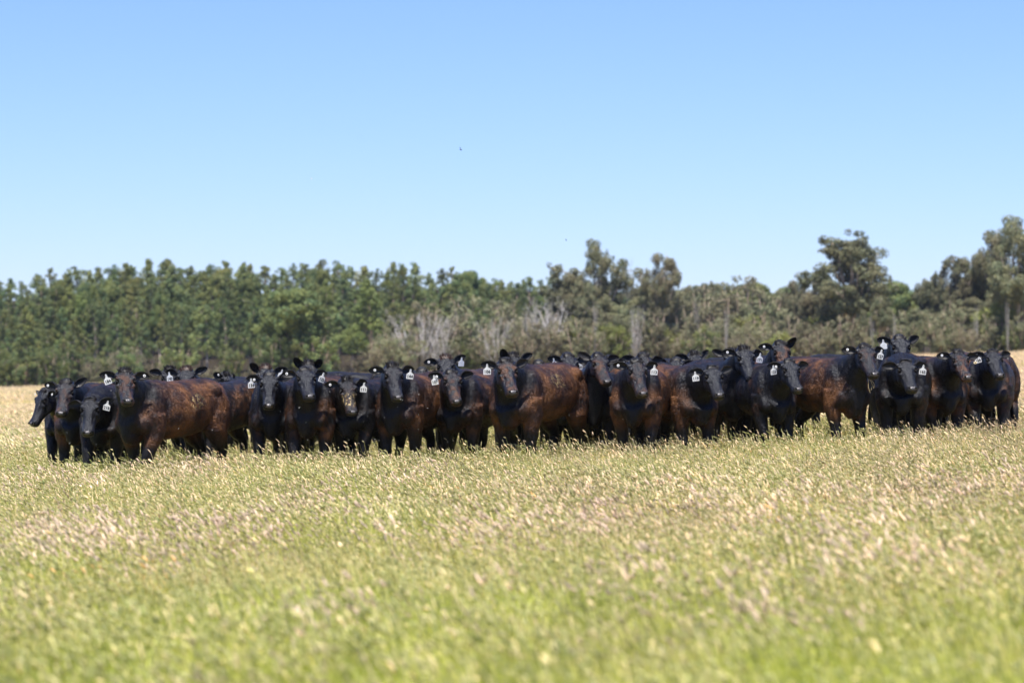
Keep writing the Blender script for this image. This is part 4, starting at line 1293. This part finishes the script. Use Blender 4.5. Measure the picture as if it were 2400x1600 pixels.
def scrub(seed, leafm, H=7.0, W=3.6, dens=1.0):
    rng = np.random.default_rng(seed)
    br, cl = [], []
    for k in range(11):
        a = 2 * math.pi * k / 11 + rng.uniform(-.3, .3)
        sp = W * math.sqrt(rng.uniform(0.02, 1))
        top = H * (1 - 0.34 * (sp / W) ** 2) * rng.uniform(.84, 1.0)
        end = Vector((math.cos(a) * sp, math.sin(a) * sp * .8, top))
        b0 = Vector((math.cos(a) * .3, math.sin(a) * .3, -.2))
        m = b0.lerp(end, .5) + rv(rng, .25)
        br.append(([b0, m, end], [0.12, 0.07, 0.02]))
        for j in range(13):
            t = rng.uniform(0.15, 1.03)
            src = b0.lerp(m, t * 2) if t < .5 else m.lerp(end, (t - .5) * 2)
            c = src + Vector((rng.normal(0, .6), rng.normal(0, .6), rng.normal(0, .35)))
            r = rng.uniform(.3, .62)
            cl.append((c, (r, r, r * .8), (r / .5) ** 2 * dens))
            if j % 2 == 0:
                br.append(([src, c + rv(rng, .2)], [0.03, 0.008]))
    return br, leaves(cl, rng, 0.135, 60), M_BARKD, leafm

def bare_tree(seed, H=7.5, W=2.6, twigs=8):
    rng = np.random.default_rng(seed)
    br = []
    for k in range(twigs):
        a = 2 * math.pi * k / twigs + rng.uniform(-.4, .4)
        sp = W * rng.uniform(.25, 1.0)
        end = Vector((math.cos(a) * sp, math.sin(a) * sp * .7, H * rng.uniform(.72, 1.0)))
        b0 = Vector((rng.normal(0, .12), rng.normal(0, .12), -.2))
        m = b0.lerp(end, .45) + rv(rng, .2)
        br.append(([b0, m, end], [0.10, 0.062, 0.014]))
        for j in range(10):
            t = rng.uniform(.2, .95)
            src = b0.lerp(m, t / .45) if t < .45 else m.lerp(end, (t - .45) / .55)
            tip = src + Vector((math.cos(a) * .45 + rng.normal(0, .45), rng.normal(0, .4), rng.uniform(.6, 1.7)))
            mid = src.lerp(tip, .5) + rv(rng, .1)
            br.append(([src, mid, tip], [0.030, 0.020, 0.007]))
            for q in range(3):
                s2 = src.lerp(tip, rng.uniform(.3, .9))
                br.append(([s2, s2 + Vector((rng.normal(0, .3), rng.normal(0, .3), rng.uniform(.25, .8)))], [0.016, 0.005]))
    return br, None, M_DEAD, None

PROTO = {}
def proto(kind, k, fn):
    br, lv, bm, lm = fn
    V, Fc = wood(br)
    tm = mesh_from('trunk', V, Fc, [bm], True)
    cm = mesh_from('crown', lv[0], lv[1], [lm]) if lv else None
    zs = [v.z for v in V]
    top = max(max(zs), lv[0][:, 2].max() if lv else 0)
    xs = np.abs(lv[0][:, 0]).max() if lv else max(abs(v.x) for v in V)
    PROTO.setdefault(kind, []).append((tm, cm, top, xs))
for k in range(12): proto('plant', k, plantation(k + 1, M_LEAF_P if k != 3 else M_LEAF_G))
for k in range(3): proto('plantfront', k, plantation(70 + k, M_LEAF_P, 0.38 + 0.05 * k))
for k in range(3): proto('broad', k, open_gum(81 + k, M_LEAF_P, 9.0, 3.2, 10, 1.2, 46))
for k in range(4): proto('gum', k, open_gum(20 + k, M_LEAF_O))
for k in range(3): proto('bushy', k, open_gum(30 + k, M_LEAF_O, 9.0, 3.6, 9, 1.15))
for k in range(4): proto('scrub', k, scrub(40 + k, M_LEAF_S))
for k in range(2): proto('green', k, scrub(46 + k, M_LEAF_G, 6.0, 2.6, 1.1))
for k in range(3): proto('green', k, scrub(60 + k, M_LEAF_P, 6.0, 2.8, 1.2))
for k in range(3): proto('bare', k, bare_tree(50 + k))

NAMES = {'plantfront': 'plantation_gum_tree', 'broad': 'gum_tree', 'plant': 'plantation_gum_tree', 'gum': 'gum_tree', 'bushy': 'gum_tree', 'scrub': 'scrub_tree', 'green': 'green_shrub', 'bare': 'bare_tree'}
tr = random.Random(11)
def tree(kind, px, topy, depth, label, group=None, var=None, wide=1.0, cat='tree', rot=None):
    var = tr.randrange(len(PROTO[kind])) if var is None else var
    tm, cm, H, Wd = PROTO[kind][var]
    p = px_to_world(px, topy, depth)
    gz = float(ground_z(p.x, depth))
    s = (p.z - gz) / H
    root = bpy.data.objects.new(NAMES[kind], None); COL.objects.link(root)
    root.location = (p.x, depth, gz)
    root.rotation_euler = (0, 0, tr.uniform(0, 6.28) if rot is None else rot)
    root.scale = (s * wide, s * wide, s)
    tag(root, label, cat, group)
    obj('trunk' if kind not in ('bare', 'scrub', 'green') else 'branches', tm, root)
    if cm: obj('crown', cm, root)
    return root

LAB_P = 'gum in the middle of the dense plantation with only part of its crown showing'
GRP_P = 'plantation gum trees behind the herd'
sky_pts = [(-300, 655), (0, 652), (30, 655), (60, 668), (95, 640), (150, 630), (200, 618), (240, 612), (300, 618), (370, 604), (420, 618), (470, 622), (545, 606), (610, 612), (700, 616), (770, 614), (830, 618), (870, 625), (945, 610), (1000, 632), (1060, 640), (1100, 634), (1150, 650), (1200, 655), (1250, 645), (1300, 655), (1400, 660), (1600, 680), (1900, 690), (2200, 690), (2500, 690), (2800, 690)]
def skyline(px):
    for (a, ya), (b_, yb) in zip(sky_pts, sky_pts[1:]):
        if a <= px <= b_: return ya + (yb - ya) * (px - a) / (b_ - a)
    return 690
# rows of the plantation, from the back to the front
for (D, step, dy, jit, xmax, wd) in ((330, 32, 2, 20, 1420, 1.05), (312, 35, 18, 22, 1400, 1.0), (296, 40, 42, 26, 1330, 0.98), (282, 44, 72, 30, 1200, 0.95), (270, 50, 108, 36, 1000, 0.92)):
    x = -200 + tr.uniform(0, step)
    while x < xmax:
        ty = skyline(x) - 7 - 9 * (1040 < x < 1330) + dy + tr.uniform(-jit * 0.25, jit)
        mixk = tr.random() < 0.16 and 275 < D < 320
        tree('broad' if mixk else ('plantfront' if D < 275 else 'plant'), x, ty, D + tr.uniform(-4, 4), {330: 'far plantation gum whose tip makes the skyline behind the left half of the herd', 270: 'gum in the front row of the plantation at the edge of the paddock'}.get(D, LAB_P), GRP_P, wide=wd * tr.uniform(0.7, 1.35) * (0.55 if mixk else 1.0))
        x += step * tr.uniform(0.7, 1.3)
# the broad fresh green tree in front of the plantation
tree('broad', 690, 672, 258, 'broad leafy blue green gum standing out in front of the plantation', None, 0, 1.0)
tree('plant', 868, 652, 262, 'yellow green pointed gum right of the broad blue green gum', None, 3, 1.25)
tree('plant', 60, 715, 260, 'front plantation gum with bare pale trunk near the left edge', None, 1, 1.1)
# understorey on the plantation edge
for x in range(-160, 960, 46):
    tree('green' if tr.random() < 0.35 else 'scrub', x + tr.uniform(-18, 18), 838 + tr.uniform(-34, 30), 262 + tr.uniform(-3, 3), 'low shrub in the shade along the foot of the plantation', 'shrubs at the foot of the plantation', wide=1.0, cat='shrub')
# right half: big gums
tree('gum', 1405, 556, 262, 'tall gum with rounded dark top, left one of the two tall gums', None, 0, 0.62)
tree('bushy', 1345, 612, 264, 'leafy gum leaning against the left tall gum', None, 1, 0.75)
tree('gum', 1548, 590, 260, 'tall gum with dark domed crown, right one of the two tall gums', None, 1, 0.62)
tree('gum', 2005, 536, 256, 'largest spreading gum with sky showing through its crown', None, 2, 1.2)
tree('bushy', 1935, 655, 262, 'rounded gum joined to the left of the largest spreading gum', None, 2, 0.8)
tree('gum', 2245, 596, 262, 'gum left of the tallest gum at the right edge', None, 3, 0.7)
tree('bushy', 2300, 600, 266, 'leafy gum between the two gums near the right edge', None, 0, 0.8)
tree('gum', 2385, 500, 254, 'tallest gum at the right edge of the photograph', None, 0, 0.85, rot=1.0)
tree('gum', 2330, 535, 262, 'spreading gum just left of the tallest right edge gum', None, 1, 0.6)
tree('gum', 2520, 540, 262, 'gum beyond the right edge of the photograph', None, 3, 0.9)
tree('bushy', 2180, 634, 270, 'thin topped gum in the gap right of the largest gum', None, 1, 0.5)
tree('bushy', 1865, 655, 275, 'dark green gum top left of the largest spreading gum', None, 2, 0.45)
tree('scrub', 1725, 645, 268, 'rounded grey brown scrub tree between the tall gums and the largest gum', None, 0, 1.05)
tree('scrub', 1660, 668, 270, 'grey brown scrub tree behind the pale stems', None, 1, 0.9)
tree('scrub', 1800, 672, 266, 'grey olive scrub tree left of the largest gum', None, 2, 0.95)
for (x, y, v) in ((-14, 800, 2), (20, 822, 3), (640, 770, 2), (695, 785, 3), (748, 765, 4), (120, 800, 2), (300, 810, 3), (420, 800, 4), (540, 806, 2)):
    tree('green', x, y, 256, 'leafy green sapling at the foot of the plantation', 'saplings along the plantation edge', v, 0.9, cat='shrub')
for (x, y, k, v) in ((1010, 700, 'scrub', 0), (1110, 688, 'scrub', 1), (1190, 694, 'scrub', 2), (1270, 705, 'scrub', 3), (940, 760, 'scrub', 3), (1060, 745, 'scrub', 1), (1230, 760, 'scrub', 0), (1340, 735, 'green', 0), (1400, 700, 'bushy', 1),
                    (1470, 690, 'bushy', 0), (1530, 720, 'scrub', 2), (1600, 715, 'scrub', 3), (1690, 735, 'scrub', 0), (1760, 740, 'green', 1), (1850, 735, 'scrub', 1), (1905, 745, 'bushy', 2), (1960, 720, 'green', 0), (2040, 740, 'scrub', 2), (2110, 700, 'scrub', 3), (2160, 720, 'bushy', 1),
                    (2215, 705, 'scrub', 0), (2290, 690, 'bushy', 2), (2350, 690, 'green', 1), (2420, 700, 'scrub', 1), (2500, 690, 'scrub', 3), (1420, 760, 'green', 1), (1560, 770, 'green', 0), (2240, 750, 'scrub', 2), (2330, 745, 'scrub', 0), (2410, 740, 'green', 0)):
    tree(k, x + tr.uniform(-8, 8), y + tr.uniform(-8, 8), 258 + tr.uniform(-4, 6), 'grey green mid height tree in the mixed scrub behind the right half of the herd', 'mixed scrub trees', v, 0.95)
for x in range(900, 2560, 46):
    tree('scrub' if tr.random() < 0.7 else 'green', x + tr.uniform(-18, 18), 775 - (x - 900) * 0.022 + tr.uniform(-24, 26), 252 + tr.uniform(-4, 4), 'low grey shrub along the edge of the mixed scrub', 'low shrubs along the scrub edge', cat='shrub')
for x in range(1380, 2560, 70):
    tree('plant', x, skyline(x) + tr.uniform(0, 26), 300 + tr.uniform(-6, 6), 'far tree closing the view behind the mixed scrub', 'far trees behind the scrub', wide=1.7)
for x in list(range(1430, 1880, 42)) + list(range(2095, 2420, 48)):
    tree('bushy' if tr.random() < 0.6 else 'broad', x, 668 + tr.uniform(-14, 26), 284 + tr.uniform(-5, 5), 'olive gum in the belt behind the mixed scrub', 'olive gums behind the scrub', wide=0.8)
# bare pale trees
for (x, y, v, w, lab) in ((985, 722, 0, 1.45, 'bare silver grey tree left of centre with fan of thin branches'), (1030, 738, 1, 1.0, 'smaller bare grey tree beside the left bare tree'),
                          (1165, 740, 2, 1.2, 'bare grey tree among brown scrub in the middle'), (1296, 692, 1, 1.25, 'tallest bare white tree right of centre with upright twigs'), (1255, 715, 2, 1.0, 'bare white tree just left of the tallest bare tree'),
                          (1466, 600, 0, 0.26, 'thin leafless tree between the two tall gums'), (1632, 690, 2, 0.16, 'pale dead stems standing right of the right tall gum'), (1490, 712, 1, 0.6, 'leafless grey tree under the two tall gums')):
    tree('bare', x, y, (262 if x in (1466, 1632) else 251) + tr.uniform(-1, 1), lab, None, v, w)
for (x, y, v, lab) in ((1395, 700, 0, 'slender pale stems under the left tall gum'), (1702, 712, 1, 'slender pale stems in the middle of the grey brown scrub'), (2044, 716, 2, 'upright pale stems under the largest gum'),
                       (2096, 730, 0, 'pale stems just right of the largest gum trunk'), (2288, 712, 1, 'pale stems below the gums near the right edge'), (2362, 700, 2, 'pale stems at the foot of the tallest right edge gum')):
    tree('bare', x, y, 249.5, lab, None, v, 0.2)
tree('gum', 2062, 690, 250, 'pale trunked gum in front of the largest gum', None, 3, 0.7)

# ------------------------------------------------------------------ insects
M_FLY = simple_mat('pale_insect_wing', (0.75, 0.75, 0.72), 0.5, 0.5)
def fly_mesh():
    V, Fc = ellipsoid((0, 0, 0), (0.0028, 0.006, 0.0028), None, 6, 5)
    q = len(V)
    V = list(V) + [Vector(v) for v in ((0, 0, .002), (.009, .006, .005), (.010, -.002, .005), (-.009, .006, .005), (-.010, -.002, .005))]
    Fc = list(Fc) + [(q, q + 1, q + 2), (q, q + 4, q + 3)]
    return mesh_from('fly', V, Fc, [M_FLY], False)
FLY = fly_mesh()
fr = random.Random(3)
spots = []
for k in range(62):
    cx = fr.choice([690, 780, 860, 860, 900, 960, 1060, 1250, 1420, 200, 420, 1760]) + fr.gauss(0, 55)
    spots.append((cx, 850 + fr.uniform(40, 250) - max(0, (cx - 1200)) * 0.03, fr.uniform(29.5, 31.4)))
for (px, py, d) in spots:
    p = px_to_world(px, py, d)
    o = obj('fly', FLY); o.location = p; o.rotation_euler = (fr.uniform(-.5, .5), fr.uniform(-.5, .5), fr.uniform(0, 6.28))
    sc = fr.uniform(0.35, 0.8); o.scale = (sc, sc, sc)
    tag(o, 'tiny pale fly hovering in front of the dark cattle', 'fly', 'flies hovering round the herd')
M_FLYD = simple_mat('dark_insect', (0.05, 0.07, 0.09), 0.5, 0.4)
FLYD = FLY.copy(); FLYD.materials.clear(); FLYD.materials.append(M_FLYD)
for (px, py, d, s, lab, m) in ((1080, 351, 24, 2.0, 'blurred dark insect in the sky above the middle of the wood', FLYD), (730, 419, 33, 1.6, 'pale insect in the sky above the plantation', FLY), (1327, 563, 26, 1.4, 'small dark insect in the sky left of the two tall gums', FLYD), (844, 318, 33, 0.8, 'tiny insect speck in the sky between the two larger insects', FLYD)):
    o = obj('fly', m); o.location = px_to_world(px, py, d); o.scale = (s, s, s); o.rotation_euler = (0.3, 0.4, 1.0)
    tag(o, lab, 'fly')

# ------------------------------------------------------------------ air
def haze():
    x0, x1, y0, y1, z0, z1 = -905, 905, -65, 905, -7.0, 30.0
    V = [(x, y, z) for z in (z0, z1) for y in (y0, y1) for x in (x0, x1)]
    Fc = [(0, 2, 3, 1), (4, 5, 7, 6), (0, 1, 5, 4), (2, 6, 7, 3), (0, 4, 6, 2), (1, 3, 7, 5)]
    m, n, nd, lk = new_mat('air')
    out = nd.new('ShaderNodeOutputMaterial'); v = nd.new('ShaderNodeVolumePrincipled')
    v.inputs['Color'].default_value = (0.80, 0.90, 1.0, 1)
    v.inputs['Density'].default_value = 0.0001
    v.inputs['Anisotropy'].default_value = 0.2
    lk.new(v.outputs[0], out.inputs['Volume'])
    o = obj('haze', mesh_from('haze', V, Fc, [m]))
    tag(o, kind='stuff')
    o['label'] = 'thin blue air between the herd and the far trees'; o['category'] = 'haze'
haze()
